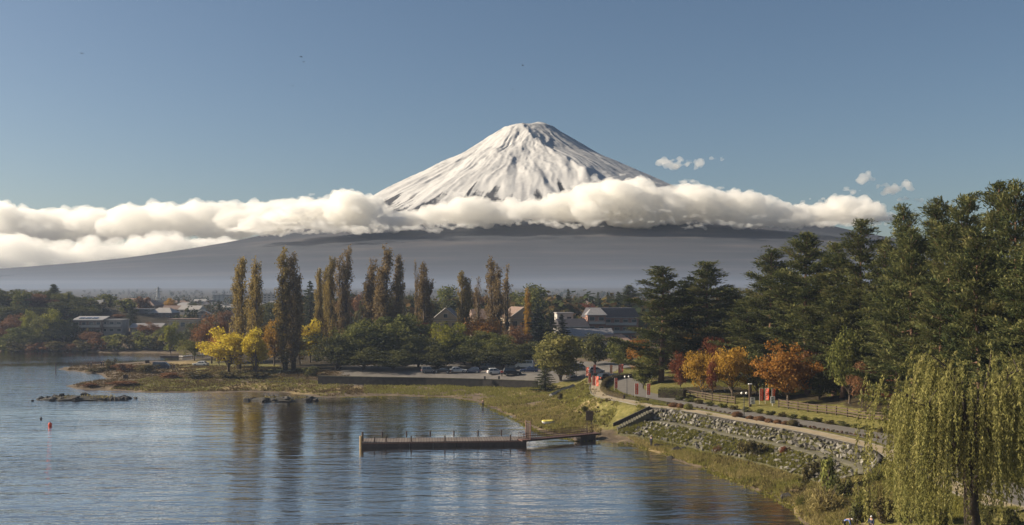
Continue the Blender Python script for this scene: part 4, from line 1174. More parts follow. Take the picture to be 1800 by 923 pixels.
def strip(name, L, off, dz, mat, skirt=0.0, kind='structure', parent=None):
    """a band along a line: off are sideways offsets, dz heights above the line"""
    N = normals2(L); k = len(off); V = []
    for p, n in zip(L, N):
        for o, q in zip(off, dz): V.append((p[0] + n[0] * o, p[1] + n[1] * o, p[2] + q))
    V = np.array(V)
    ob = obj(name, make_mesh(name, V, grid_faces(len(L), k)[:, ::-1], [mat], smooth=False), parent)
    if kind: tag(ob, kind=kind)
    return ob
strip('road', ROAD, [-ROAD_HW, 0, ROAD_HW], [.05, .09, .05], M_ASPHALT)
strip('footpath', PATH, [-PATH_HW, 0, PATH_HW], [.066, .08, .066], M_PATHWAY)
for sgn in (-1, 1):
    e = PATH_HW + .08
    k = strip('kerb', PATH, [sgn * e - .08, sgn * e - .08, sgn * e + .08, sgn * e + .08], [-.15, .13, .13, -.15], M_CONC)

def sheet(name, poly, mat, dz=.045):
    """a paved piece of the ground, laid just above it"""
    px = np.array([p[0] for p in poly]); py = np.array([p[1] for p in poly])
    cx = (GX[:-1] + GX[1:]) / 2; cy = (GY[:-1] + GY[1:]) / 2
    CX, CY = np.meshgrid(cx, cy); ins = np.zeros(CX.shape, bool); j = len(poly) - 1
    for i in range(len(poly)):
        c = ((py[i] > CY) != (py[j] > CY)) & (CX < (px[j] - px[i]) * (CY - py[i]) / (py[j] - py[i] + 1e-9) + px[i])
        ins ^= c; j = i
    F = grid_faces(len(GY), len(GX)).reshape(len(GY) - 1, len(GX) - 1, 4)[ins]
    u, inv = np.unique(F, return_inverse=True)
    V = gV[u].copy(); V[:, 2] += dz
    return tag(obj(name, make_mesh(name, V, inv.reshape(-1, 4), [mat], smooth=True)), kind='structure')
sheet('car_park', [at(600, 663.5, 2.6), at(750, 663.5, 2.65), at(942, 667.5, 2.7), at(1000, 664, 3.0), at(1035, 661, 3.3), at(1066, 655, 3.5), at(1110, 649, 3.6), at(1080, 640, 3.4), at(1000, 640, 3.0), at(800, 640, 2.8), at(600, 645, 2.6)], M_ASPHALT)
sheet('paved_yard', [at(1735, 795, 4.2), at(1900, 800, 4.2), at(1900, 730, 4.4), at(1745, 735, 4.4)], M_ASPHALT, .05)

# --- car park wall
def poly_wall(name, pts, z0, z1, thick, cap, mat, capmat, label, cat):
    pts = [Vector((p[0], p[1], 0)) for p in pts]
    root = empty(name, (pts[0].x, pts[0].y, z0))
    for nm, a, b, th, m in (('wall_face', z0, z1 - cap, thick, mat), ('coping', z1 - cap, z1, thick + .12, capmat)):
        mb = MB()
        for p, q in zip(pts[:-1], pts[1:]):
            d = q - p; c = (p + q) / 2
            mb.box((c.x - root.location.x, c.y - root.location.y, (a + b) / 2 - z0), (d.length, th, b - a), math.atan2(d.y, d.x))
        mb.build(nm, m, root)
    return tag(root, label, cat)
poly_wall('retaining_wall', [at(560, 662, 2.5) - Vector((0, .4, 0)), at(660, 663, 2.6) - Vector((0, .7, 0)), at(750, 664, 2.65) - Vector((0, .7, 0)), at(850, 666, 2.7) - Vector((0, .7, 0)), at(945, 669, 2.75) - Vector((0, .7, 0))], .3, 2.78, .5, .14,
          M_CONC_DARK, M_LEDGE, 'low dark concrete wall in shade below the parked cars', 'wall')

# --- stone-faced banks
def rock_meshes(n, seed, mat, npt=15):
    out = []
    for i in range(n):
        R = rng(seed + i); bm = bmesh.new()
        p = R.normal(size=(npt, 3)); p /= np.linalg.norm(p, axis=1)[:, None]; p *= R.uniform(.8, 1.1, npt)[:, None]
        for q in p: bm.verts.new(q * .5)
        bmesh.ops.convex_hull(bm, input=bm.verts)
        for v in [v for v in bm.verts if not v.link_faces]: bm.verts.remove(v)
        me = bpy.data.meshes.new('stone'); bm.to_mesh(me); bm.free(); me.materials.append(mat); out.append(me)
    return out
def stone_mat(name, lo, hi):
    m, t, b = new_mat(name); setin(b, Roughness=.85, Specular_IOR_Level=.25)
    oi = t.nodes.new('ShaderNodeObjectInfo'); tc = t.nodes.new('ShaderNodeTexCoord')
    n = noise(t, tc.outputs['Object'], 3.0, 5, .6)
    f = math_(t, 'ADD', math_(t, 'MULTIPLY', oi.outputs['Random'], .75), math_(t, 'MULTIPLY', math_(t, 'SUBTRACT', n, .5), .8))
    t.links.new(ramp(t, f, [(.05, lo), (.6, tuple((a + c) / 2.6 for a, c in zip(lo, hi))), (.95, hi)]), b.inputs['Base Color'])
    return m
M_STONE = stone_mat('wall_stone', (.06, .054, .045), (.36, .335, .29))
M_ROCK = stone_mat('lake_rock', (.03, .027, .025), (.085, .078, .070))
STONES = rock_meshes(7, 100, M_STONE); ROCKS = rock_meshes(6, 200, M_ROCK, 18)

def bank(name, A, B, dz, label, count, rows, size, seed, cap):
    root = empty(name, tuple(A[len(A) // 2])); o = np.array(root.location)
    n = len(A); V = np.concatenate([A, B, B + (0, 0, -1.2)]) - o
    V = V.reshape(3, n, 3).transpose(1, 0, 2).reshape(-1, 3)
    obj('slope_face', make_mesh('slope_face', V, grid_faces(n, 3)[:, ::-1], [M_MORTAR]), root)
    if cap is not None: cap(root, o)
    r = random.Random(seed)
    L = np.concatenate([[0], np.cumsum(np.linalg.norm(np.diff(A, axis=0), axis=1))])
    k = 0
    for row in range(rows):
        per = count // rows
        for i in range(per):
            s = (i + .5 + r.uniform(-.35, .35) + .5 * (row % 2)) / per * L[-1]
            j = min(n - 2, max(0, np.searchsorted(L, s) - 1)); f = np.clip((s - L[j]) / (L[j + 1] - L[j]), 0, 1)
            a = A[j] * (1 - f) + A[j + 1] * f; b = B[j] * (1 - f) + B[j + 1] * f
            v = (row + .55 + r.uniform(-.28, .28)) / rows
            p = a * (1 - v) + b * v - o
            st = link(bpy.data.objects.new('stone', STONES[k % 7]), root); k += 1
            st.location = p + np.array((-.05, -.03, .05)); sz = size * r.uniform(.6, 1.25)
            st.scale = (sz * r.uniform(.85, 1.3), sz * r.uniform(.7, 1.0), sz * r.uniform(.55, .9)); st.rotation_euler = (r.uniform(-.6, .6), r.uniform(-.6, .6), r.uniform(0, 6.28))
    return tag(root, label, 'stone bank')
def cap_top(root, o):
    N = WN; V = []
    for p, n in zip(WALL, N):
        for a, z in ((.16, -.35), (.18, .10), (-.22, .10), (-.22, -.3)): V.append((p[0] + n[0] * a - o[0], p[1] + n[1] * a - o[1], p[2] + z - o[2]))
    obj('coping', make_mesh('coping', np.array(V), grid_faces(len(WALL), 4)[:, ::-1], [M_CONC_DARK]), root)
def cap_ledge(root, o):
    n = len(W_B); V = np.stack([W_B + (0, 0, .03), W_C + (0, 0, .03), W_C + (0, 0, -.25)], 1).reshape(-1, 3) - o
    obj('ledge', make_mesh('ledge', V, grid_faces(n, 3)[:, ::-1], [M_LEDGE]), root)
bank('stone_bank', WALL, W_B, 0, 'steep upper bank faced with pale angular stones just below the footpath', 297, 3, .86, 5, cap_top)
bank('stone_bank', W_C, W_D, 0, 'lower overgrown bank of scattered pale stones below the concrete ledge', 296, 5, .78, 6, cap_ledge)

# --- stairs from the path to the beach
def stairs():
    A = at(1139, 718, 4.25); B = g(1082, 748)
    root = empty('stone_stairs', (A.x, A.y, B.z)); d = Vector((B.x - A.x, B.y - A.y, 0)); run = d.length; d.normalize(); n = Vector((d.y, -d.x, 0))
    if n.y > 0: n = -n
    rz = math.atan2(d.y, d.x); N = 13; rise = (A.z - B.z) / N
    for i in range(N):
        c = d * (run * (i + .5) / N) + n * 1.7; top = (A.z - B.z) - rise * i
        MB().box((c.x, c.y, top - .75), (run / N + .04, 2.4, .9), rz).build('step', M_LEDGE, root)
    mb = MB()
    V = []
    for s in (-.2, .25):
        for (a, z) in ((-.3, -1.2), (run + .4, -1.2), (run + .4, .35), (-.3, A.z - B.z + .4)):
            p = d * a + n * s; V.append((p.x, p.y, z))
    mb.add(V, [(0, 1, 2, 3), (7, 6, 5, 4), (0, 4, 5, 1), (1, 5, 6, 2), (2, 6, 7, 3), (3, 7, 4, 0)])
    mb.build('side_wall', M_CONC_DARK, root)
    tag(root, 'concrete stairs with a dark side wall leading down to the beach', 'stairs')
stairs()
def beam():
    a, b = g(968, 698), g(1008, 681)
    root = empty('concrete_beam', tuple(a)); d = b - a
    MB().tube([(0, 0, .35), tuple(d + Vector((0, 0, .35)))], .42, 4).build('beam', M_ROOF_PALE, root)
    for f in (.1, .5, .9):
        p = d * f; MB().box((p.x, p.y, p.z - .05), (.5, .5, .8), .5).build('footing', M_CONC_DARK, root)
    tag(root, 'long pale concrete beam lying on the grass slope', 'beam')
beam()

# --- floating dock
def dock():
    A = at(636, 787, 0.0); B = at(926, 783, 0.0); d = B - A; ln = d.length; rz = math.atan2(d.y, d.x)
    root = empty('floating_dock', (A.x, A.y, 0), rz); Wd = 4.1
    n = 7
    for i in range(n):
        x0 = ln * i / n
        MB().box((x0 + ln / n / 2, Wd / 2, .25), (ln / n - .06, Wd - .1, .85)).build('float', M_HULL, root)
        MB().box((x0 + ln / n / 2, Wd / 2, .73), (ln / n - .02, Wd + .05, .10)).build('deck_section', M_DECK, root)
    MB().box((ln / 2, -.04, .62), (ln, .10, .12)).build('rubbing_strake', M_RUST, root)
    for px in (673, 716, 758, 800, 843, 885):
        x = (px - 640) / 286 * ln
        MB().tube([(x, Wd - .2, .9), (x, Wd - .2, 1.75)], .11, 8).tube([(x, Wd - .2, 1.75), (x, Wd - .2, 1.82)], .15, 8).build('mooring_post', M_WOOD_DARK, root)
    for px in (658, 678, 722, 781, 897):
        x = (px - 636) / 290 * ln
        MB().tube([(x, .12, .7), (x, .12, 1.55)], .10, 8).tube([(x, .12, 1.55), (x, .12, 1.6)], .14, 8).build('mooring_post', M_WOOD_DARK, root)
    MB().tube([(-.15, .3, -.9), (-.15, .3, 1.7)], .22, 8).build('fender_pile', M_WOOD_PALE, root)
    MB().tube([(.05, 1.0, -.9), (.05, 1.0, 2.2)], .16, 8).build('fender_pile', M_WOOD_DARK, root)
    tag(root, 'long low brown floating dock lying on the calm cove', 'dock')
    # gangway from the dock to the beach
    C = at(918, 776, .95) + Vector((0, 1.0, 0)); E = g(1056, 772) + Vector((0, .4, 0)); E.z = .75
    d = E - C; ln2 = Vector((d.x, d.y, 0)).length; rz = math.atan2(d.y, d.x)
    root = empty('gangway', (C.x, C.y, 0), rz); w = 1.5
    MB().box((ln2 / 2, w / 2, .92), (ln2, w, .12)).build('walkway', M_RUST, root)
    MB().box((ln2 / 2, -.02, .80), (ln2, .08, .2)).box((ln2 / 2, w + .02, .80), (ln2, .08, .2)).build('side_beam', M_WOOD_DARK, root)
    MB().box((ln2 * .83, w / 2, .35), (2.9, w + .3, .7)).build('float', M_HULL, root)
    for y in (.02, w - .02):
        rail = MB()
        for z in (1.2, 1.55, 1.95): rail.tube([(.3, y, z), (ln2 - 1.4, y, z)], .04, 5)
        rail.build('handrail', M_RUST, root)
        bars = MB(); x = .3
        while x < ln2 - 1.35: bars.tube([(x, y, .97), (x, y, 1.95)], .03, 4); x += .42
        bo = bars.build('balusters', M_RUST, root); bo['kind'] = 'stuff'
    tag(root, 'narrow railed gangway joining the dock to the beach', 'gangway')
    # gate at the dock end of the gangway
    xg = 1.55
    gt = empty('gate', tuple(Vector((C.x, C.y, .98)) + Vector((math.cos(rz), math.sin(rz), 0)) * xg), rz)
    for y in (.1, 1.4): MB().box((0, y, 1.35), (.14, .14, 2.7)).build('gate_post', M_RUST, gt)
    MB().box((0, .75, 2.62), (.12, 1.5, .14)).build('lintel', M_WOOD_DARK, gt)
    pn = MB()
    for k in range(7): pn.box((0, .22 + k * .18, 1.25), (.05, .12, 2.3))
    pn.box((0, .75, .35), (.04, 1.2, .08)).box((0, .75, 2.1), (.04, 1.2, .08)); pn.build('gate_leaf', M_WOOD_DARK, gt)
    tag(gt, 'tall brown gate closing the gangway where it meets the dock', 'gate')
dock()

# --- boat on the bank
def boat():
    p = g(963, 746); root = empty('dinghy', (p.x, p.y, p.z), .15)
    def ring(k, z, inset=0): 
        out = []
        for i in range(20):
            a = 2 * math.pi * i / 20; ex = math.cos(a); ey = math.sin(a)
            out.append(((1.0 * k - inset) * np.sign(ex) * abs(ex) ** .8, (.62 * k - inset) * np.sign(ey) * abs(ey) ** .8, z + .10 * ex * ex))
        return out
    def loft(rings):
        V = [v for r_ in rings for v in r_]; F = []
        for i in range(len(rings) - 1):
            for k in range(20): F.append((i * 20 + k, i * 20 + (k + 1) % 20, (i + 1) * 20 + (k + 1) % 20, (i + 1) * 20 + k))
        F.append(tuple(range(20))); F.append(tuple(range((len(rings) - 1) * 20, len(rings) * 20)))
        return MB().add(V, F)
    blue = plain('blue_paint', (.10, .11, .30), .5, .08); yel = plain('yellow_cover', (.55, .46, .10), .6, .08)
    loft([ring(.72, -.05), ring(.92, .18)]).build('hull_bottom', blue, root)
    loft([ring(.93, .18), ring(1.04, .46)]).build('hull', M_WHITE, root)
    loft([ring(1.02, .461), ring(.95, .60), ring(.6, .68)]).build('cover', yel, root)
    root.scale = (1.05, 1, 1)
    tag(root, 'small white dinghy with a yellow cover lying on the bank behind the gangway', 'boat')
boat()

# --- notice board by the gangway
def board():
    p = g(1036, 764); root = empty('notice_board', (p.x, p.y, p.z), -.1)
    for x in (-.38, .38): MB().tube([(x, 0, -.3), (x, 0, 2.3)], .05, 8).build('post', M_WOOD_DARK, root)
    MB().box((0, -.02, 2.95), (1.15, .10, 1.4)).build('panel', M_WOOD, root, bevel=.02)
    MB().box((0, -.02, 3.70), (1.3, .3, .08)).build('roof_board', M_WOOD_DARK, root)
    tag(root, 'brown notice board on two posts at the shore end of the gangway', 'sign')
board()
def small_sign(px, py, w, hgt, label):
    p = g(px, py); root = empty('notice_board', tuple(p))
    for x in (-w * .35, w * .35): MB().tube([(x, 0, -.2), (x, 0, hgt)], .04, 6).build('post', M_WOOD_DARK, root)
    MB().box((0, -.05, hgt - .35), (w, .06, .9)).build('panel', M_WOOD_DARK, root)
    tag(root, label, 'sign')
small_sign(221, 671, 1.2, 1.6, 'small brown sign board standing alone on the brown point')
small_sign(259, 642, 1.3, 1.4, 'small dark sign board left of the dark blue van')

# --- lamps, banners, entrance signs
def lamp(px, py, hgt, label, globes=2):
    p = g(px, py); root = empty('street_lamp', tuple(p))
    MB().tube([(0, 0, -.2), (0, 0, .5), (0, 0, hgt)], [.10, .07, .05], 8).build('pole', M_BLACK, root, smooth=True)
    if globes == 2:
        MB().tube([(-.35, 0, hgt + .02), (0, 0, hgt - .15), (.35, 0, hgt + .02)], .03, 6).build('arm', M_BLACK, root)
        for x in (-.35, .35): MB().ico((x, 0, hgt + .16), (.17, .17, .19), 2).build('globe', M_WHITE, root, smooth=True)
    else: MB().ico((0, 0, hgt + .2), (.26, .26, .28), 2).build('globe', M_WHITE, root, smooth=True)
    tag(root, label, 'lamp', 'lamp posts along the road')
lamp(1102, 699, 3.6, 'black twin globe lamp post beside the oval hedge at the road bend')
lamp(1308, 737, 3.7, 'black twin globe lamp post in front of the golden maples')
lamp(1013, 662, 4.3, 'lamp post with one white globe before the olive willow', 1)

def flag_mat(col):
    """red cloth with a column of small white brush strokes"""
    m, t, b = new_mat('banner_cloth'); setin(b, Roughness=.8, Specular_IOR_Level=.1)
    tc = t.nodes.new('ShaderNodeTexCoord'); sp = t.nodes.new('ShaderNodeSeparateXYZ'); t.links.new(tc.outputs['Object'], sp.inputs[0])
    w = math_(t, 'FRACT', math_(t, 'MULTIPLY', sp.outputs['Z'], 2.9))
    a = math_(t, 'GREATER_THAN', w, .35)
    c = math_(t, 'LESS_THAN', math_(t, 'ABSOLUTE', math_(t, 'SUBTRACT', sp.outputs['X'], .30)), .12)
    n = math_(t, 'GREATER_THAN', noise(t, tc.outputs['Object'], 9, 2), .52)
    k = math_(t, 'MULTIPLY', math_(t, 'MULTIPLY', a, c), n)
    t.links.new(mix_rgb(t, k, col, (.75, .68, .6)), b.inputs['Base Color'])
    return m
M_BAN = flag_mat((.74, .13, .07)); M_BAN_O = flag_mat((.70, .30, .14))
def banner_proto():
    root = empty('banner', (0, -500, 0))
    MB().tube([(0, 0, -.1), (0, 0, 2.75)], .022, 6).tube([(0, 0, 2.7), (.62, 0, 2.7)], .015, 5).build('pole', M_WHITE, root)
    V, F = [], []
    for i in range(13):
        for j in range(5):
            V.append((.02 + .58 * j / 4, .05 * math.sin(i * .8 + j * .7) * j / 4, 2.68 - 2.05 * i / 12))
    me = make_mesh('cloth', V, [tuple(int(q) for q in f) for f in grid_faces(13, 5)], [M_BAN], smooth=True)
    obj('cloth', me, root)
    return root
BP = banner_proto()
BAN = [(1030,665,'leftmost upper red banner beside the footpath at the car park'),(1034,678,'red banner hanging at the upper left edge of the footpath, below the leftmost one'),(1043,660,'red banner standing in front of the silver hatchback'),
 (1041,683,'red banner left of two close together on the footpath edge'),(1047,684,'red banner right of two close together on the footpath edge'),(1072,661,'pale orange banner right of the dark car at the car park exit'),
 (1087,661,'red banner left of the pair under the pale green tree'),(1091,659,'red banner right of the pair under the pale green tree'),(1080,688,'red banner alone inside the oval hedge bend'),
 (1116,699,'red banner right of the lamp post on the hedge side of the road'),(1137,700,'red banner at the end of the oval hedge, nearest the dark clipped hedge'),
 (1335,711,'red banner leftmost under the orange maple'),(1345,710,'red banner second under the orange maple'),(1357,711,'red banner third under the orange maple beside the white sign')]
M_RR = random.Random(8)
for px, py, lab in BAN:
    p = g(px, py); o = copy_thing(BP, tuple(p), M_RR.uniform(-.5, .5), (1, 1, .95)); tag(o, lab, 'banner', 'red banners along the road')
    if 'pale orange' in lab:
        c = [q for q in o.children if q.name.startswith('cloth')][0]; c.material_slots[0].link = 'OBJECT'; c.material_slots[0].material = M_BAN_O
for ch in list(BP.children): bpy.data.objects.remove(ch)
bpy.data.objects.remove(BP)
def white_sign(px, py, hgt, w, label, pillar):
    p = g(px, py); root = empty('signpost', tuple(p))
    if pillar: MB().box((-.1, .1, pillar / 2), (.38, .38, pillar)).build('pillar', M_WOOD, root); MB().box((-.1, .1, pillar + .06), (.55, .55, .12)).build('cap', M_WHITE, root)
    else: MB().tube([(0, .1, -.1), (0, .1, hgt + .6)], .04, 6).build('post', M_WHITE, root)
    MB().box((.25 if pillar else 0, -.15, hgt), (w, .06, 1.1)).build('panel', M_WHITE, root)
    mk = MB()
    for k in range(4): mk.box(((.25 if pillar else 0) + (.06 if k % 2 else -.08) * w, -.185, hgt + .36 - k * .24), (w * .5, .01, .10))
    mk.build('lettering', M_BLACK, root)
    tag(root, label, 'sign')
white_sign(1320, 715, .95, .75, 'white notice on a tall square wooden pillar at the shaded entrance', 3.6)
white_sign(1358, 714, 1.0, .7, 'white upright sign under the orange maple right of the red banners', 0)

# --- post-and-rail fences
def fence(pxs, label, step=2.3):
    P = [g(*p) for p in pxs]; L = [P[0]]
    for a, b in zip(P[:-1], P[1:]):
        n = max(1, round((b - a).length / step))
        for i in range(1, n + 1):
            q = a.lerp(b, i / n); q.z = h(q.x, q.y); L.append(q)
    root = empty('wooden_fence', tuple(L[0])); o = L[0]
    pm = MB().box((0, 0, .62), (.17, .17, 1.5)).mesh('post', [M_WOOD])
    for p in L: q = obj('post', pm, root); q.location = p - o
    for a, b in zip(L[:-1], L[1:]):
        d = b - a
        for z in (.38, .78, 1.18):
            mb = MB().box((0, 0, 0), (d.length, .06, .17), 0, ry=-math.atan2(d.z, math.hypot(d.x, d.y)))
            q = mb.build('rail', M_WOOD, root); q.location = (a + b) / 2 - o + Vector((0, -.12, z)); q.rotation_euler = (0, 0, math.atan2(d.y, d.x))
    tag(root, label, 'fence')
fence([(1369,716),(1420,724),(1470,730),(1530,739),(1592,748)], 'brown post and rail fence behind the lawn, from the orange maple to the willow')
fence([(1200,697),(1240,703),(1292,711)], 'brown post and rail fence half hidden below the golden maples')

# --- cars
def car_proto(kind):
    root = empty('parked_car', (0, -500, 0))
    Ln, Wd, Ht = {'hatch': (4.0, 1.7, 1.5), 'suv': (4.6, 1.85, 1.85), 'van': (4.9, 1.9, 2.1), 'sedan': (4.6, 1.75, 1.42), 'mini': (3.4, 1.48, 1.65)}[kind]
    a = Ln / 2; belt = Ht * .58
    lower = [(-a, .35), (-a + .03, belt - .12), (-a + .12, belt), (a * .55, belt), (a - .1, belt * .82), (a, .62), (a, .35), (a - .25, .22), (-a + .25, .22)]
    top = {'hatch': [(-a + .15, belt), (-a + .5, Ht - .04), (-a + .9, Ht), (a * .12, Ht - .02), (a * .58, belt)],
           'suv': [(-a + .08, belt), (-a + .35, Ht - .04), (-a + .7, Ht), (a * .15, Ht - .02), (a * .52, belt)],
           'van': [(-a + .03, belt), (-a + .12, Ht - .04), (-a + .4, Ht), (a * .45, Ht - .04), (a * .84, belt)],
           'sedan': [(-a + .55, belt), (-a + 1.15, Ht - .06), (-a + 1.5, Ht), (a * .08, Ht - .02), (a * .52, belt)],
           'mini': [(-a + .03, belt), (-a + .15, Ht - .04), (-a + .4, Ht), (a * .3, Ht - .02), (a * .68, belt)]}[kind]
    MB().prism(lower, -Wd / 2, Wd / 2).build('body', M_WHITE, root, bevel=.05)
    n = len(top); V = [(x, -Wd / 2 + .05 + .16 * (z - belt) / (Ht - belt), z) for x, z in top] + [(x, Wd / 2 - .05 - .16 * (z - belt) / (Ht - belt), z) for x, z in top]
    F = [tuple(range(n)), tuple(range(n, 2 * n))] + [(i, i + n, (i + 1) % n + n, (i + 1) % n) for i in range(n)]
    MB().add(V, F).build('cabin', M_WHITE, root, bevel=.03)
    # glass, a little proud of the cabin
    def lerp2(p, q, t): return (p[0] + (q[0] - p[0]) * t, p[1] + (q[1] - p[1]) * t)
    for s in (-1, 1):
        mid = (top[1][0] + top[-2][0]) / 2; z1 = Ht - .14; z0 = belt + .05
        def yy(z): return s * (Wd / 2 - .05 - .16 * (z - belt) / (Ht - belt) + .012)
        b0, b1 = lerp2(top[0], top[1], .2)[0] + .12, mid - .06; f0, f1 = mid + .06, lerp2(top[-1], top[-2], .15)[0] - .1
        for (x0, x1, u0, u1) in ((b0, b1, top[1][0] + .22, b1), (f0, f1, f0, top[-2][0] - .05)):
            MB().add([(x0, yy(z0), z0), (x1, yy(z0), z0), (u1, yy(z1), z1), (u0, yy(z1), z1)], [(0, 1, 2, 3)]).build('side_window', M_GLASS, root)
    for nm, p, q, sg in (('windscreen', top[-1], top[-2], 1), ('rear_window', top[0], top[1], -1)):
        u, v = lerp2(p, q, .12), lerp2(p, q, .88); w0, w1 = Wd / 2 - .16, Wd / 2 - .26
        MB().add([(u[0] + .02 * sg, -w0, u[1] + .015), (u[0] + .02 * sg, w0, u[1] + .015), (v[0] + .02 * sg, w1, v[1] + .015), (v[0] + .02 * sg, -w1, v[1] + .015)], [(0, 1, 2, 3)]).build(nm, M_GLASS, root)
    for x in (-a * .62, a * .62):
        for s in (-1, 1):
            w = MB().tube([(x, s * (Wd / 2 - .2), .31), (x, s * (Wd / 2 + .01), .31)], .31, 14).build('wheel', M_TYRE, root)
            MB().tube([(x, s * (Wd / 2 + .012), .31), (x, s * (Wd / 2 + .03), .31)], .19, 10).build('rim', M_STEEL, w)
    for s in (-1, 1):
        MB().box((a - .03, s * Wd * .36, .66), (.10, .34, .16)).build('headlight', M_WHITE, root)
        MB().box((-a + .02, s * Wd * .42, belt - .2), (.06, .16, .3)).build('tail_light', M_FLAG, root)
    MB().box((a + .005, 0, .42), (.04, Wd * .8, .16)).build('bumper', M_BLACK, root)
    return root
CP = {k: car_proto(k) for k in ('hatch', 'suv', 'van', 'sedan', 'mini')}
def paint(name, c): return plain(name, c, .28, .04, 1, metal=.1, spec=.5)
PAINT = {'white': paint('white_car_paint', (.66, .66, .64)), 'silver': paint('silver_car_paint', (.42, .43, .44)), 'black': paint('black_car_paint', (.02, .02, .024)), 'blue': paint('blue_car_paint', (.03, .045, .11)),
         'navy': paint('navy_car_paint', (.04, .05, .085)), 'grey': paint('grey_car_paint', (.16, .165, .17)), 'red': paint('red_car_paint', (.22, .03, .03))}
CARS = [('mini','grey',752,656,.3,'dark grey small car at the shady far end of the parking row'),('sedan','black',778,656,3.0,'black saloon in the shade next to the silver estate'),('sedan','silver',804,655,.15,'silver saloon in the shade, fourth car before the white hatchback'),
 ('hatch','navy',832,656,2.9,'navy hatchback in the shade just before the white hatchback'),('hatch','white',870,658,.25,'white hatchback on the sunlit edge of the car park'),('suv','black',900,660,.1,'black offroad car right beside the white hatchback'),
 ('sedan','blue',930,655,3.05,'blue saloon parked behind the black offroad car'),('hatch','silver',900,648,.2,'silver car in the second parking row behind the black offroad car'),('van','white',922,647,3.0,'white van in the second parking row behind the blue saloon'),
 ('hatch','silver',1048,656,.1,'silver hatchback parked across the lane left of the pale green tree'),('sedan','black',1061,668,.9,'black car leaving the car park by the footpath start'),('mini','silver',1003,664,1.2,'silver small car under the olive willow'),
 ('suv','grey',1020,652,.2,'grey offroad car behind the lamp post with one globe'),('hatch','grey',856,649,.2,'grey hatchback in the second row behind the white hatchback')]
for kind, col, px, py, rz, lab in CARS:
    p = g(px, py); o = copy_thing(CP[kind], (p.x, p.y, p.z + .05), rz); tag(o, lab, 'car', 'cars in the car park')
    for ch in o.children:
        if ch.name.startswith(('body', 'cabin')):
            ch.material_slots[0].link = 'OBJECT'; ch.material_slots[0].material = PAINT[col]
p = g(284, 649); o = copy_thing(CP['van'], (p.x, p.y, p.z), .1); o.name = 'van'; tag(o, 'dark blue van parked on the point beside the channel', 'van')
for ch in o.children:
    if ch.name.startswith(('body', 'cabin')): ch.material_slots[0].link = 'OBJECT'; ch.material_slots[0].material = PAINT['navy']
p = g(353, 643); o = copy_thing(CP['sedan'], (p.x, p.y, p.z), 3.0); tag(o, 'white car parked at the lawn edge by the channel', 'car')
for ch in o.children:
    if ch.name.startswith(('body', 'cabin')): ch.material_slots[0].link = 'OBJECT'; ch.material_slots[0].material = PAINT['white']
for px, lab in ((96, 'leftmost white car on the far shore'), (107, 'silver car second on the far shore'), (124, 'white car third on the far shore by the brown tree'), (131, 'rightmost white car on the far shore')):
    p = g(px, 592); o = copy_thing(CP['hatch'], (p.x, p.y, p.z), 1.2 + px * .1); tag(o, lab, 'car', 'cars on the far shore')
for c in CP.values():
    for ch in list(c.children):
        for s in list(ch.children): bpy.data.objects.remove(s)
        bpy.data.objects.remove(ch)
    bpy.data.objects.remove(c)
for px, lab in ((852, 'stubby black bollard left on the car park edge'), (877, 'stubby black bollard right on the car park edge')):
    p = at(px, 667, 2.75); root = empty('bollard', (p.x, p.y + .3, 2.7))
    MB().tube([(0, 0, 0), (0, 0, .7)], .22, 10).build('post', M_BLACK, root); MB().tube([(0, 0, .7), (0, 0, .78)], .26, 10).build('cap', M_BLACK, root)
    tag(root, lab, 'bollard', 'bollards on the car park edge')
# ------------------------------------------------------------------ houses
M_PLASTER = plain('cream_plaster', (.34, .28, .21), .9, .10, 1.0)
M_PLASTER_W = plain('white_plaster', (.42, .39, .35), .9, .08, 1.0)
M_PLASTER_B = plain('brown_siding', (.17, .125, .10), .9, .15, 1.2)
M_PLASTER_G = plain('grey_siding', (.25, .235, .22), .9, .12, 1.2)
M_BRICK = plain('brick_wall', (.27, .145, .105), .9, .22, 2.5)
M_ROOF_D = plain('dark_slate_roof', (.055, .05, .055), .6, .2, 2.0)
M_ROOF_B = plain('brown_roof', (.19, .13, .10), .7, .15, 1.6)
M_ROOF_G = plain('pale_metal_roof', (.30, .28, .26), .45, .10, 1.2)
M_ROOF_M = plain('grey_tile_roof', (.22, .21, .21), .6, .18, 2.0)
M_TRIM = plain('white_trim', (.40, .37, .33), .7, .06, 2)

def window(root, x, y, z, w, hg, face):
    """face: 'f' on the wall towards -y, 'l' towards -x, 'r' towards +x"""
    sx, sy = {'f': (w, .10), 'l': (.10, w), 'r': (.10, w)}[face]
    fr = MB().box((x, y, z), (sx, sy, hg)).build('window', M_TRIM, root)
    px, py = {'f': (w - .24, .12), 'l': (.12, w - .24), 'r': (.12, w - .24)}[face]
    MB().box((x, y, z), (px, py, hg - .24)).build('pane', M_GLASS, fr)

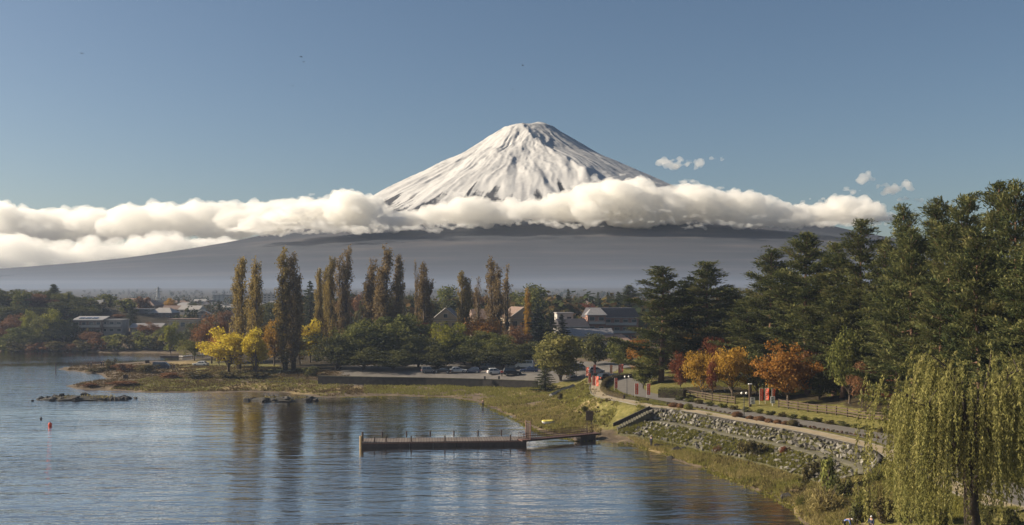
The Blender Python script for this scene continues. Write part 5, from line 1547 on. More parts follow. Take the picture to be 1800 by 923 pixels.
def house(name, label, px, base, d, w, dp, hw, roof, rh, wall, rmat, rz=0.0, storeys=2, cols=3, cat='house', group=None, door=False, balcony=False, chimney=False, top=None):
    x = (px - 900) * d / FPX
    z = min(h(x, d), h(x - w / 2, d), h(x + w / 2, d)) if base is None else CAM_H - (base - HOR) * d / FPX
    if top is not None: hw = max(CAM_H + (HOR - top) * d / FPX - z - rh, 2.6)
    root = empty(name, (x, d, z), rz)
    MB().box((0, 0, hw / 2 - 1.5), (w, dp, hw + 3)).build('wall', wall, root)
    ov = .45; W2, D2 = w / 2 + ov, dp / 2 + ov
    if roof == 'gable_x':      # ridge along x
        V = [(-W2, -D2, hw - .1), (W2, -D2, hw - .1), (W2, D2, hw - .1), (-W2, D2, hw - .1), (-W2, 0, hw + rh), (W2, 0, hw + rh)]
        F = [(0, 1, 5, 4), (2, 3, 4, 5), (0, 4, 3), (1, 2, 5), (0, 3, 2, 1)]
    elif roof == 'gable_y':    # gable towards the lake
        V = [(-W2, -D2, hw - .1), (W2, -D2, hw - .1), (W2, D2, hw - .1), (-W2, D2, hw - .1), (0, -D2, hw + rh), (0, D2, hw + rh)]
        F = [(0, 4, 5, 3), (1, 2, 5, 4), (0, 1, 4), (2, 3, 5), (0, 3, 2, 1)]
        gb = MB().add([(-w / 2, -D2 - .02, hw + .05), (w / 2, -D2 - .02, hw + .05), (0, -D2 - .02, hw + rh - .35)], [(0, 1, 2)])
        gb.add([(-w / 2, -D2 + .2, hw + .05), (w / 2, -D2 + .2, hw + .05), (0, -D2 + .2, hw + rh - .35)], [(0, 2, 1)]); gb.build('gable', wall, root)
        for s in (-1, 1):
            MB().tube([(s * W2, -D2 - .06, hw - .1), (0, -D2 - .06, hw + rh)], .13, 4).build('barge_board', M_TRIM, root)
    elif roof == 'hip':
        k = min(W2 * .55, D2)
        V = [(-W2, -D2, hw - .1), (W2, -D2, hw - .1), (W2, D2, hw - .1), (-W2, D2, hw - .1), (-W2 + k, 0, hw + rh), (W2 - k, 0, hw + rh)]
        F = [(0, 1, 5, 4), (2, 3, 4, 5), (0, 4, 3), (1, 2, 5), (0, 3, 2, 1)]
    elif roof == 'mansard':
        q = .82
        V = [(-W2, -D2, hw), (W2, -D2, hw), (W2, D2, hw), (-W2, D2, hw), (-W2 * q, -D2 * q, hw + rh), (W2 * q, -D2 * q, hw + rh), (W2 * q, D2 * q, hw + rh), (-W2 * q, D2 * q, hw + rh)]
        F = [(0, 1, 5, 4), (1, 2, 6, 5), (2, 3, 7, 6), (3, 0, 4, 7), (4, 5, 6, 7), (3, 2, 1, 0)]
    elif roof == 'shed':
        V = [(-W2, -D2, hw), (W2, -D2, hw), (W2, D2, hw + rh), (-W2, D2, hw + rh), (-W2, -D2, hw + .2), (W2, -D2, hw + .2), (W2, D2, hw + rh + .2), (-W2, D2, hw + rh + .2)]
        F = [(0, 3, 2, 1), (4, 5, 6, 7), (0, 1, 5, 4), (1, 2, 6, 5), (2, 3, 7, 6), (3, 0, 4, 7)]
    else:
        V = None
        MB().box((0, 0, hw + rh / 2), (w + .5, dp + .5, rh)).build('roof', rmat, root)
    if V is not None: rf = MB().add(V, F).build('roof', rmat, root)
    MB().box((0, -D2 - .03, hw - .16), (2 * W2, .08, .2)).build('eave_board', M_TRIM, root)
    sh = hw / storeys
    for s in range(storeys):
        for c in range(cols):
            if door and s == 0 and c == cols // 2: continue
            window(root, -w / 2 + w * (c + .5) / cols, -dp / 2 - .02, sh * s + sh * .56, min(1.9, w / cols * .6), sh * .42, 'f')
        for c in range(max(1, int(dp / 5))):
            yy = -dp / 2 + dp * (c + .5) / max(1, int(dp / 5))
            window(root, -w / 2 - .02, yy, sh * s + sh * .56, 1.4, sh * .4, 'l')
    if roof == 'gable_y': window(root, 0, -D2 - .06, hw + rh * .32, min(1.5, w * .18), rh * .36, 'f')
    if door:
        dr = MB().box((0, -dp / 2 - .03, 1.05), (1.2, .10, 2.1)).build('door', M_WOOD_DARK, root)
        MB().ico((.45, -dp / 2 - .12, 1.0), (.05, .05, .05), 1).build('handle', M_STEEL, dr)
    if balcony:
        for s in range(1, storeys):
            b = MB().box((0, -dp / 2 - .6, sh * s + .05), (w * .9, 1.2, .14)).build('balcony', M_CONC, root)
            MB().box((0, -dp / 2 - 1.18, sh * s + .55), (w * .9, .06, .9)).build('railing', M_TRIM, b)
    if chimney: MB().box((w * .25, dp * .1, hw + rh * .8), (.7, .7, 1.6)).build('chimney', wall, root)
    return tag(root, label, cat, group)

TG = 'town houses behind the trees'
house('hall', 'big hall with a broad low brown hipped roof on the far rise', 240, None, 560, 27, 20, 9.5, 'hip', 4.0, M_PLASTER_B, M_ROOF_B, 0, 2, 6, 'hall', top=524)
sol = house('house', 'brown house with a pale flat roof and dark solar panels on the far shore', 160, None, 415, 11.5, 9, 6.0, 'shed', 1.3, M_PLASTER_B, M_ROOF_G, .1, 2, 4, group=TG, balcony=True, top=557)
for k in range(3):                                             # dark panels on its roof
    hs = max(v.co.z for v in [c for c in sol.children if c.name.startswith('roof')][0].data.vertices)
    MB().box((-3.0 + k * 2.6, -1.2, hs - .62), (2.2, 3.2, .08), 0, rx=math.atan2(1.3, 9.9)).build('solar_panel', M_GLASS, sol)
house('house', 'long two storey grey house with a pale flat roof right of the solar roofed house', 202, None, 418, 9, 8, 5.2, 'flat', .3, M_PLASTER_G, M_ROOF_G, .05, 2, 3, group=TG, balcony=True, top=561)
house('house', 'brown house with a pale hipped roof, below the end of the big hall', 289, None, 470, 11, 9, 6, 'hip', 2.2, M_PLASTER_B, M_ROOF_G, -.1, 2, 3, group=TG, top=545)
house('house', 'cream flat roofed house with dark windows behind the slender yellow green tree', 326, None, 405, 11, 9, 6.4, 'flat', .35, M_PLASTER, M_ROOF_B, .08, 2, 3, group=TG, door=True, top=560)
house('house', 'white house wall left of the yellow green channel tree, under the hall', 254, None, 470, 9, 8, 7, 'flat', .3, M_PLASTER_G, M_ROOF_M, 0, 2, 2, group=TG, top=543)
house('house', 'small house with a brown gabled roof right of the tiny dark conifer', 306, None, 545, 10, 8, 6.5, 'gable_x', 2, M_PLASTER, M_ROOF_B, .1, 2, 3, group=TG, top=537)
house('house', 'pale roofed far house, left one of two beside the rusty trees', 338, None, 520, 11, 8, 6, 'gable_x', 2, M_PLASTER_W, M_ROOF_G, -.15, 2, 3, group=TG, top=537)
house('house', 'pale roofed far house, right one of two beside the rusty trees', 357, None, 500, 8, 8, 5, 'gable_y', 2, M_PLASTER_G, M_ROOF_G, .2, 2, 2, group=TG, top=545)
house('house', 'small white house high on the hill shoulder under the umbrella tree', 165, None, 462, 7, 6, 5, 'gable_x', 1.6, M_PLASTER_W, M_ROOF_G, .3, 2, 2, group=TG, top=531)
house('house', 'low white shed on the far bank beside the slender yellow green tree', 334, None, 398, 5, 4, 2.6, 'shed', .5, M_PLASTER_W, M_ROOF_G, 0, 1, 2, group=TG)
house('house', 'brown house half hidden in bushes below the white house wall', 262, None, 420, 13, 8, 4, 'gable_x', 1.6, M_PLASTER_B, M_ROOF_M, 0, 1, 3, group=TG, top=568)
house('apartment_block', 'white apartment block far behind the first poplars', 398, None, 900, 22, 14, 20, 'flat', .5, M_PLASTER_W, M_ROOF_G, .2, 6, 6, 'building', top=518)
house('apartment_block', 'white apartment block far away just left of the twin poplar', 474, None, 800, 14, 12, 19, 'flat', .5, M_PLASTER_W, M_ROOF_G, -.1, 6, 4, 'building', top=516)
house('house', 'cream house with a dark steep gable left of the lone golden poplar', 788, None, 345, 9.0, 9, 6.4, 'gable_y', 4.0, M_PLASTER, M_ROOF_D, -.12, 2, 3, group=TG, top=541)
house('house', 'cream house with a pale edged gable between the golden and the paired poplars', 850, None, 350, 8.5, 9, 6.2, 'gable_x', 3.4, M_PLASTER, M_ROOF_B, .25, 2, 3, group=TG, top=543)
house('house', 'big cream house with a steep brown roof behind the three spruces', 910, None, 345, 10, 12, 8.0, 'gable_y', 3.6, M_PLASTER, M_ROOF_B, .35, 2, 3, group=TG, top=539)
house('house', 'small pale flat roofed house between the spruces and the brick mansion', 991, None, 372, 6, 7, 8.2, 'flat', .35, M_PLASTER_W, M_ROOF_G, .1, 2, 2, group=TG, top=549)
house('mansion', 'brick mansion with a dark mansard roof and balconies, behind the car park trees', 1072, None, 368, 19, 13, 9.0, 'mansard', 3.4, M_BRICK, M_ROOF_D, .05, 3, 6, 'building', balcony=True, chimney=True, top=541)
house('house', 'front wing of the brick mansion with a grey hipped roof and corner bay', 1047, None, 356, 6.5, 6, 10.0, 'hip', 2.4, M_BRICK, M_ROOF_M, .05, 3, 2, group=TG, balcony=True, top=541)
house('house', 'low building with a broad grey pitched roof below the brick mansion', 1035, None, 322, 14, 10, 3.6, 'gable_x', 2.2, M_PLASTER, M_ROOF_M, .1, 1, 4, group=TG, door=True, top=577)
house('house', 'low building with a broad brown roof right below the brick mansion', 1078, None, 318, 11, 9, 3.6, 'hip', 2.0, M_PLASTER, M_ROOF_B, -.1, 1, 3, group=TG, top=587)
house('house', 'low house with a dark pitched roof left of the brick mansion', 1003, None, 352, 10, 9, 4.6, 'gable_x', 2.6, M_PLASTER_G, M_ROOF_D, .3, 1, 3, group=TG, top=560)
RH = random.Random(3)
WALLS = [M_PLASTER, M_PLASTER_W, M_PLASTER_G, M_PLASTER_B]; ROOFS = [M_ROOF_G, M_ROOF_M, M_ROOF_B, M_ROOF_D]
WN_, RN_ = ['cream', 'white', 'grey', 'brown'], ['pale', 'grey', 'brown', 'dark']
KN_ = {'gable_x': 'long pitched', 'gable_y': 'pointed gable', 'hip': 'hipped', 'flat': 'flat'}
seen = set()
for i in range(30):
    d = RH.uniform(560, 900); px = RH.choice([RH.uniform(170, 420), RH.uniform(170, 420), RH.uniform(420, 520), RH.uniform(960, 1060)])
    wi, ri, kd = RH.randrange(4), RH.randrange(4), RH.choice(list(KN_))
    lm = next(t for q, t in ((205, 'left of the big hall'), (282, 'behind the big hall'), (320, 'right of the pylon'), (360, 'above the pale roofed houses'), (410, 'left of the first poplar'), (450, 'behind the first poplars'), (490, 'left of the twin poplar'), (960, 'behind the twin poplar'), (1010, 'left of the brick mansion'), (2000, 'behind the brick mansion')) if px < q)
    lab = f"tiny far {WN_[wi]} house with a {RN_[ri]} {KN_[kd]} roof {lm}"
    if lab in seen: continue
    seen.add(lab)
    house('house', lab, px, None, d, RH.uniform(8, 12), RH.uniform(7, 10), RH.uniform(4.5, 6), kd, RH.uniform(1.2, 2.2), WALLS[wi], ROOFS[ri], RH.uniform(-.5, .5), 2, 2, group='tiny houses of the far town')

# --- pylon and masts
def pylon():
    d = 900; x = (278 - 900) * d / FPX; z = h(x, d); hg = CAM_H + (HOR - 504) * d / FPX - z
    root = empty('pylon', (x, d, z)); mb = MB()
    for sx in (-1, 1):
        for sy in (-1, 1): mb.tube([(sx * 2.6, sy * 2.6, -1), (sx * .9, sy * .9, hg * .6), (sx * .35, sy * .35, hg)], .22, 4)
    for k in range(7):
        z0, z1 = hg * k / 7, hg * (k + 1) / 7
        def q(z): return 2.6 - (1.7 * z / (hg * .6) if z < hg * .6 else 1.7 + .55 * (z - hg * .6) / (hg * .4))
        a, b = q(z0), q(z1)
        for s in (-1, 1):
            mb.tube([(-a, s * a, z0), (b, s * b, z1)], .12, 3).tube([(a, s * a, z0), (-b, s * b, z1)], .12, 3).tube([(s * a, -a, z0), (s * b, b, z1)], .12, 3).tube([(s * a, a, z0), (s * b, -b, z1)], .12, 3)
    mb.build('lattice', M_STEEL, root)
    for f in (.62, .75, .88):
        MB().tube([(-3.4, 0, hg * f), (0, 0, hg * f + .9), (3.4, 0, hg * f)], .20, 4).tube([(-3.4, 0, hg * f), (3.4, 0, hg * f)], .18, 4).build('cross_arm', M_STEEL, root)
    tag(root, 'grey lattice power pylon standing behind the big hall', 'pylon')
pylon()
d = 540; x = (203 - 900) * d / FPX; z = h(x, d); hg = CAM_H + (HOR - 519) * d / FPX - z
root = empty('mast', (x, d, z)); MB().tube([(0, 0, -1), (0, 0, hg)], [.22, .12], 6).build('pole', M_STEEL, root); MB().box((.3, 0, hg), (1.2, .5, .9)).build('loudspeaker', M_STEEL, root)
tag(root, 'thin mast with a loudspeaker left of the big hall roof', 'mast')

# ------------------------------------------------------------------ hedges, shrubs, little plants
def hedge(name, pts, wd, hg, leaf, label, dens=90, group=None):
    R = rng(len(label)); P = [Vector(p) for p in pts]; o = P[0]
    root = empty(name, tuple(o)); C, A, core = [], [], MB()
    for a, b in zip(P[:-1], P[1:]):
        L = (b - a).length; n = int(L * dens * (wd + hg) / 2); t = R.uniform(0, 1, n); ang = R.uniform(-.25, math.pi + .25, n)
        dr = (b - a).normalized(); sd = Vector((dr.y, -dr.x, 0))
        lump = .86 + .28 * fbm((t * L + a.x) * .9, ang * 1.2 + a.y, 5, 2)
        cx = np.sign(np.cos(ang)) * np.abs(np.cos(ang)) ** .6 * wd / 2 * lump; cz = np.sign(np.sin(ang)) * np.abs(np.sin(ang)) ** .6 * hg * lump
        base = np.array(a - o) + t[:, None] * np.array(b - a)
        C.append(base + cx[:, None] * np.array(sd) + np.stack([0 * cz, 0 * cz, np.maximum(cz, .02)], 1) + R.normal(size=(n, 3)) * .05)
        A.append(np.stack([np.cos(ang) * sd.x, np.cos(ang) * sd.y, np.sin(ang)], 1))
        m = (a + b) / 2 - o
        core.box((m.x, m.y, m.z + hg * .40), (L + .1, wd * .72, hg * .80), math.atan2(dr.y, dr.x))
    C = np.concatenate(C); A = np.concatenate(A)
    core.build('twigs', M_WOOD_DARK, root)
    obj('foliage', crown_mesh('foliage', C, R.normal(.5, .2, len(C)), .11, .6, R, LM[leaf], axis=np.cross(A, R.normal(size=A.shape)), lean=A * 1.3), root)
    return tag(root, label, 'hedge', group)
def gl(*pp): return [tuple(g(x, y)) for x, y in pp]
hedge('clipped_hedge', gl((1160, 699), (1203, 700)), 3.2, 1.9, 'dark', 'large dark clipped block hedge at the foot of the leaning pine', 120)
hedge('clipped_hedge', gl((1112, 664), (1088, 666), (1070, 671), (1061, 678), (1059, 687), (1068, 694), (1082, 699), (1099, 703)), 1.0, .95, 'shrub', 'low dark hedge curving round the oval bend between path and road', 160)
hedge('clipped_hedge', gl((1102, 703), (1120, 705.5), (1139, 708)), 1.0, .7, 'dark', 'low green hedge along the path below the two right hand banners', 150)
hedge('clipped_hedge', gl((1143, 709), (1175, 714)), .9, .6, 'green', 'low loose green hedge between the banners and the reddish box shrub', 150)

def bush_px(px, top, base, w, leaf, label, cat='shrub', group=None, kind='bush'):
    p = g(px, base); s = p.y / FPX
    return plant(kind, leaf, label, cat, group, p.x, p.y + w * s * .4, w * s, max((base - top) * s * .95, .25))
SH = 'shrubs along the footpath'
for a in [(1186,707,718,20,'russet','reddish brown box shrub left of the round olive one on the path side'),(1197,708,719,14,'russet','small reddish brown shrub squeezed against the box shrub'),(1211,708,722,19,'olive','round olive brown shrub ending the reddish pair on the path side'),
          (1298,723,735,24,'russet','round reddish shrub at the foot of the twin globe lamp'),(1320,730,739,16,'russet','small reddish shrub right of the lamp foot'),(1338,731,742,22,'russet','first shrub of the low reddish row on the path side'),
          (1354,735,745,18,'russet','second shrub of the low reddish row on the path side'),(1369,737,747,18,'russet','third shrub of the low reddish row on the path side'),(1383,739,749,16,'russet','fourth shrub of the low reddish row on the path side'),(1396,737,751,22,'shrub','round dark shrub ending the low reddish row on the path side')]:
    bush_px(*a[:5], a[5], group=SH, kind='clipped')
BD = 'border shrubs on the lawn side of the road'
bx = [(1197,704,'dark'),(1214,707,'green'),(1232,710,'shrub'),(1251,714,'dark'),(1272,717,'green'),(1292,720,'shrub'),(1313,724,'dark'),(1336,727,'green'),(1358,730,'dark'),(1378,733,'shrub'),(1398,736,'dark'),(1418,739,'green'),(1440,742,'dark'),(1462,746,'shrub'),(1484,749,'dark'),(1507,753,'green'),(1530,756,'dark'),(1553,760,'shrub'),(1576,764,'green')]
WHERE = ['beside the dark clipped hedge','second from the clipped hedge','below the left wooden fence','under the golden yellow maple','between the two golden maples','under the golden brown maple','behind the twin globe lamp','before the wooden pillar sign','before the red banners','under the orange maple','before the first fence bay','before the fence under the orange boughs','before the middle of the fence','under the leafy light green tree','below the grey brown tree','right of the middle of the fence','near the fence end','left of the willow','touching the willow']
for (px, py, lf), wq in zip(bx, WHERE):
    bush_px(px, py - 9, py + 2, 23, lf, 'low border shrub on the road verge ' + wq, group=BD)
for k, (px, py) in enumerate([(x, 719 + (x - 1224) * .19) for x in range(1226, 1288, 8)] + [(x, 752 + (x - 1405) * .165) for x in range(1408, 1545, 8)]):
    p = g(px, py - 2); plant('bush', 'russet' if k % 3 else 'shrub', 'one of the tiny reddish bedding plants in a line between path and road', 'plant', 'tiny bedding plants between path and road', p.x, p.y, RH.uniform(.45, .65), RH.uniform(.35, .55))
BK = 'wild bushes on the bank'
for a in [(1310,775,806,34,'shrub','dark brown bush growing over the ledge in the middle of the stone bank'),(1337,778,814,44,'shrub','brown bush lower right of the dark one on the stone bank'),(1381,785,806,22,'red','small crimson bush on the lower stone bank'),(1264,782,800,20,'russet','small brown bush on the lower stone bank'),
          (1462,792,872,50,'green','large green bush at the end of the stone bank'),(1490,832,880,40,'dark','dark bush in the shade between the green bush and the willow'),(1430,812,850,36,'shrub','brown bush on the beach left of the large green bush'),(1455,850,905,60,'reed','withered brown brush below the large green bush'),
          (1525,850,905,50,'olive','olive bush under the left willow strands'),(1560,870,925,54,'shrub','brown bush under the willow, at the bottom frame edge'),(1510,880,925,40,'dark','dark bush above the bent person'),(1610,870,925,60,'green','green bush under the middle of the willow'),
          (1655,872,930,56,'grass','yellowish brush left of the willow trunk'),(1745,890,930,40,'dark','dark rounded bush right of the willow trunk'),(1785,893,930,44,'dark','dark rounded bush at the bottom right corner'),(1780,800,842,60,'yellowgreen','bright green bushes on the verge right of the willow'),(1738,806,840,40,'yellowgreen','bright green bush just right of the willow trunk on the verge'),
          (1028,713,727,16,'dark','small dark bush just behind the notice board'),(985,688,704,14,'shrub','small brown bush beside the pale concrete beam'),(1545,815,850,40,'olive','olive bush at the wall end beside the footpath'),(1412,868,893,26,'olive','low olive reed clump at the waterline')]:
    bush_px(*a[:5], a[5], group=BK, kind='brush' if a[4] in ('russet', 'gold', 'olive') or 'withered' in a[5] else 'bush')
LS = 'low bushes on the point'
for a in [(190,628,652,26,'shrub','taller brown bush on the tip of the point'),(215,640,656,50,'russet','brown bush on the ridge of the point'),(250,642,658,50,'shrub','dark brown bush in the middle of the point'),(290,656,668,60,'russet','brown bush below the dark blue van'),(345,655,668,60,'shrub','brown bush below the sunny lawn'),(165,648,656,40,'shrub','low dark bush near the tip of the point'),(205,672,682,70,'russet','wide low brown bush on the front tongue of the point'),(150,676,684,50,'russet','low brown bush at the very end of the front tongue'),
          (395,650,668,60,'shrub','brown bush before the yellow ginkgos'),(450,654,668,50,'shrub','brown bush before the narrower ginkgo'),(545,645,664,40,'dark','dark bush right of the twin poplar foot')]:
    bush_px(*a[:5], a[5], group=LS)
FS = 'bushes along the far shore'
fs = [(10,600,616,50,'green'),(40,600,617,46,'shrub'),(70,603,617,44,'russet'),(98,602,618,40,'shrub'),(125,606,619,36,'russet'),(150,600,619,44,'shrub'),(178,600,620,40,'russet'),(205,596,621,44,'olive'),(232,598,621,40,'shrub'),(258,592,621,46,'olive'),(285,598,621,40,'shrub'),(310,600,621,36,'green'),(335,604,621,34,'russet'),(360,602,622,34,'olive'),(190,580,600,40,'olive'),(225,582,604,44,'green'),(250,576,600,30,'russet'),(170,588,606,36,'shrub')]
FW = ['at the left frame edge','under the low green tree','below the yellow green trees','right of the yellow green trees','below the white cars','below the brown maple','under the solar roofed house','under the long grey house','under the dark pointed conifer','below the half hidden brown house','left of the slender tree','right under the slender tree','under the white shed','at the channel end','in front of the solar roofed house','in front of the long grey house','right of the dark conifer foot','between the cars and the houses']
for (px, top, base, w, lf), wq in zip(fs, FW):
    p = at(px, min(base, 616), .8); d = p.y + (621 - base) * 1.2 + 4; x = (px - 900) * d / FPX
    plant('bush', lf, 'round shore bush across the water ' + wq, 'shrub', FS, x, d, w * d / FPX * 1.25, (base - top) * d / FPX * 1.2)

# ------------------------------------------------------------------ loose cover nobody could count
LM['drybrown'] = leaf_mat('withered_blades', [(.04, .03, .015), (.10, .072, .035), (.18, .13, .065)], .3)
LM['rank'] = leaf_mat('rank_weed_blades', [(.035, .028, .014), (.085, .068, .03), (.16, .125, .06)], .3)
def tufts(name, region_px, n, hmin, hmax, leaf, seed, wid=.03, clump=6, kind='stuff', zmin=.12, on_water=False):
    R = rng(seed); V = []
    P = np.array([tuple(at(x, y, .8))[:2] for x, y in region_px])
    lo, hi = P.min(0), P.max(0); pts = []
    while len(pts) < n:
        q = R.uniform(lo, hi, (n * 2, 2)); ins = np.zeros(len(q), bool); j = len(P) - 1
        for i in range(len(P)):
            c = ((P[i, 1] > q[:, 1]) != (P[j, 1] > q[:, 1])) & (q[:, 0] < (P[j, 0] - P[i, 0]) * (q[:, 1] - P[i, 1]) / (P[j, 1] - P[i, 1] + 1e-9) + P[i, 0]); ins ^= c; j = i
        q = q[ins]; z = H(q[:, 0], q[:, 1])
        for L_, hw in ((ROAD, ROAD_HW), (PATH, PATH_HW)):
            dd = np.min(np.hypot(q[:, 0][:, None] - L_[None, ::3, 0], q[:, 1][:, None] - L_[None, ::3, 1]), 1); q = q[dd > hw + .8]; z = z[dd > hw + .8]
        keep = (z > zmin) & (fbm(q[:, 0] / 4, q[:, 1] / 4, seed, 3) + R.uniform(-.2, .2, len(q)) > .46)
        pts.extend(np.c_[q, z][keep])
    P0 = np.array(pts[:n]); P0 = np.repeat(P0, clump, 0) + np.c_[R.normal(0, .14, (n * clump, 2)), np.zeros(n * clump)]
    m = len(P0); hh = R.uniform(hmin, hmax, m); lean = R.normal(0, .35, (m, 2)) * hh[:, None]; a = R.uniform(0, 6.28, m); s = wid * R.uniform(.7, 1.4, m)
    sx, sy = np.cos(a) * s, np.sin(a) * s
    V = np.stack([P0 + np.c_[-sx, -sy, np.full(m, -.03)], P0 + np.c_[sx, sy, np.full(m, -.03)], P0 + np.c_[lean, hh]], 1).reshape(-1, 3)
    T = np.repeat(np.clip(R.normal(.5, .22, m), 0, 1), 3)
    return tag(obj(name, make_mesh(name, V, np.arange(3 * m).reshape(m, 3), [LM[leaf]], attrs={'tint': T})), kind=kind)
tufts('grass', [(640,676),(940,680),(985,690),(1040,692),(1062,708),(1130,716),(1080,748),(1045,764),(960,760),(900,724),(850,708),(640,690)], 9000, .18, .5, 'grass', 1, .05)
tufts('dry_grass', [(700,690),(900,700),(960,700),(1000,730),(1060,756),(960,760),(880,722),(800,698)], 5000, .15, .42, 'reed', 2, .045)
tufts('dry_grass', [(1100,760),(1200,785),(1300,805),(1420,825),(1520,850),(1600,930),(1450,930),(1380,880),(1250,825),(1130,782)], 11000, .15, .5, 'reed', 3, .035)
tufts('grass', [(1140,765),(1250,795),(1400,830),(1530,850),(1640,930),(1480,930),(1330,850),(1180,795)], 6000, .2, .5, 'grass', 4, .035)
tufts('grass', [(1110,738),(1200,755),(1300,785),(1420,815),(1480,850),(1380,830),(1250,800),(1140,775)], 5000, .25, .6, 'grass', 5, .05, zmin=-3)
tufts('grass', [(1170,690),(1300,708),(1420,722),(1560,742),(1600,765),(1480,752),(1330,730),(1200,706)], 7000, .08, .22, 'grass', 6, .05)
tufts('dry_grass', [(110,690),(110,640),(260,640),(420,650),(560,660),(700,680),(600,695),(300,690)], 9000, .15, .45, 'drybrown', 7, .08)
tufts('grass', [(150,690),(260,662),(420,660),(620,676),(600,695),(300,690)], 2500, .15, .4, 'grass', 8, .08)
tufts('grass', [(1560,790),(1620,810),(1800,870),(1900,960),(1640,960),(1540,880)], 7000, .15, .45, 'grass', 9, .03)
tufts('grass', [(1640,790),(1900,800),(1900,860),(1800,850),(1700,815)], 6000, .2, .5, 'grass', 10, .04)
def bank_growth():
    R = rng(33); C = []
    for A, B, n in ((WALL, W_B, 3000), (W_C, W_D, 9500)):
        i = R.integers(0, len(A) - 1, n); v = R.uniform(.05, 1, n)[:, None] ** .8
        q = A[i] * (1 - v) + B[i] * v + R.normal(0, .15, (n, 3)) * (1, 1, 0)
        C.append(q[fbm(q[:, 0] / 2.2, q[:, 1] / 2.2, 34, 3) + R.uniform(-.1, .1, n) > .47])
    C = np.concatenate(C); C = np.repeat(C, 3, 0) + R.normal(0, .1, (len(C) * 3, 3)) * (1, 1, .3); C[:, 2] += .15
    V, F = leaf_quads(C, .26, .16, R, np.array([-.3, -.2, 1.0]) + R.normal(size=C.shape) * .6)
    tag(obj('weeds', make_mesh('weeds', V, F, [LM['grass']], attrs={'tint': np.repeat(R.normal(.45, .25, len(C)).clip(0, 1), 4)})), kind='stuff')
bank_growth()
tufts('rank_weeds', [(860,706),(985,690),(1042,692),(1062,708),(1125,716),(1080,748),(1060,760),(960,756),(900,724)], 620, .2, .5, 'rank', 41, .09, clump=8)
tufts('rank_weeds', [(1140,768),(1250,796),(1400,832),(1520,850),(1600,925),(1450,925),(1380,875),(1250,822)], 650, .25, .6, 'rank', 42, .08, clump=8)
# a fringe of weed floating along the waterline
def weeds():
    R = rng(12); C = []
    ii = [i for i, p in enumerate(shore_pts) if 90 < p[1] < 235 and p[0] > -40]
    for i in ii[:-1]:
        a, b = shore_pts[i], shore_pts[i + 1]; n = int(np.hypot(*(b - a)) * 60)
        t = R.uniform(0, 1, n); q = a + t[:, None] * (b - a) + R.normal(0, .35, (n, 2))
        dens = fbm(q[:, 0] / 3, q[:, 1] / 3, 14, 2); q = q[(dens + R.uniform(-.15, .15, len(q))) > .42]
        z = H(q[:, 0], q[:, 1]); q2 = q[(z < .30) & (z > -.5)]; z = H(q2[:, 0], q2[:, 1])
        C.append(np.c_[q2, np.maximum(z, 0) + R.uniform(.02, .10, len(q2))])
    C = np.concatenate(C)
    V, F = leaf_quads(C, .10, .7, R, R.normal(size=C.shape) * (1, 1, .25))
    return tag(obj('water_weed', make_mesh('water_weed', V, F, [LM['weed']], attrs={'tint': np.repeat(R.uniform(0, 1, len(C)), 4)})), kind='stuff')
weeds()
def far_wood(name, n, d0, d1, seed, px0=-200, px1=2000, hmin=6, hmax=12, gaps=.0):
    """a distant wood that reads as one mass"""
    R = rng(seed); d = d0 + (d1 - d0) * R.uniform(0, 1, n) ** 1.3; px = R.uniform(px0, px1, n); x = (px - 900) * d / FPX
    keep = fbm(x / 90, d / 90, seed, 3) > gaps; x, d = x[keep], d[keep]; n = len(x)
    z = H(x, d); hh = R.uniform(hmin, hmax, n); ww = hh * R.uniform(.35, .6, n); k = 46
    p = R.normal(size=(n, k, 3)); p /= np.linalg.norm(p, axis=2)[:, :, None]; rr = R.uniform(.55, 1.05, (n, k))[:, :, None]
    lump = .75 + .5 * R.uniform(0, 1, (n, k, 1))
    C = np.stack([x, d, z + hh * .5], 1)[:, None, :] + p * rr * lump * np.stack([ww, ww, hh * .52], 1)[:, None, :]
    T = np.clip(R.normal(.45, .14, (n, k)) + R.normal(0, .26, (n, 1)), 0, 1)
    s = np.repeat(ww * .26, k); C = C.reshape(-1, 3); A = p.reshape(-1, 3)
    V, F = leaf_quads(C, 1.0, .75, R, np.cross(A, R.normal(size=A.shape)), A * 1.2)
    V = (V.reshape(-1, 4, 3) - C[:, None]) * s[:, None, None] + C[:, None]
    return tag(obj(name, make_mesh(name, V.reshape(-1, 3), F, [LM['farwood']], attrs={'tint': np.repeat(T.ravel(), 4)})), kind='stuff')
LM['farwood'] = leaf_mat('far_leaves', [(.030, .040, .018), (.045, .055, .022), (.065, .058, .026), (.10, .062, .028), (.11, .085, .03)], .3)
far_wood('far_wood', 1500, 640, 2400, 21, hmin=5, hmax=9, gaps=.38)
far_wood('far_wood', 760, 385, 540, 22, 500, 2000, 8, 15, .30)
far_wood('far_wood', 380, 420, 640, 23, 130, 520, 3, 7, .44)
far_wood('far_wood', 420, 405, 470, 24, -200, 170, 2.5, 5.5, .3)
far_wood('undergrowth', 420, 168, 300, 25, 1330, 2100, 2.0, 4.5, .25)

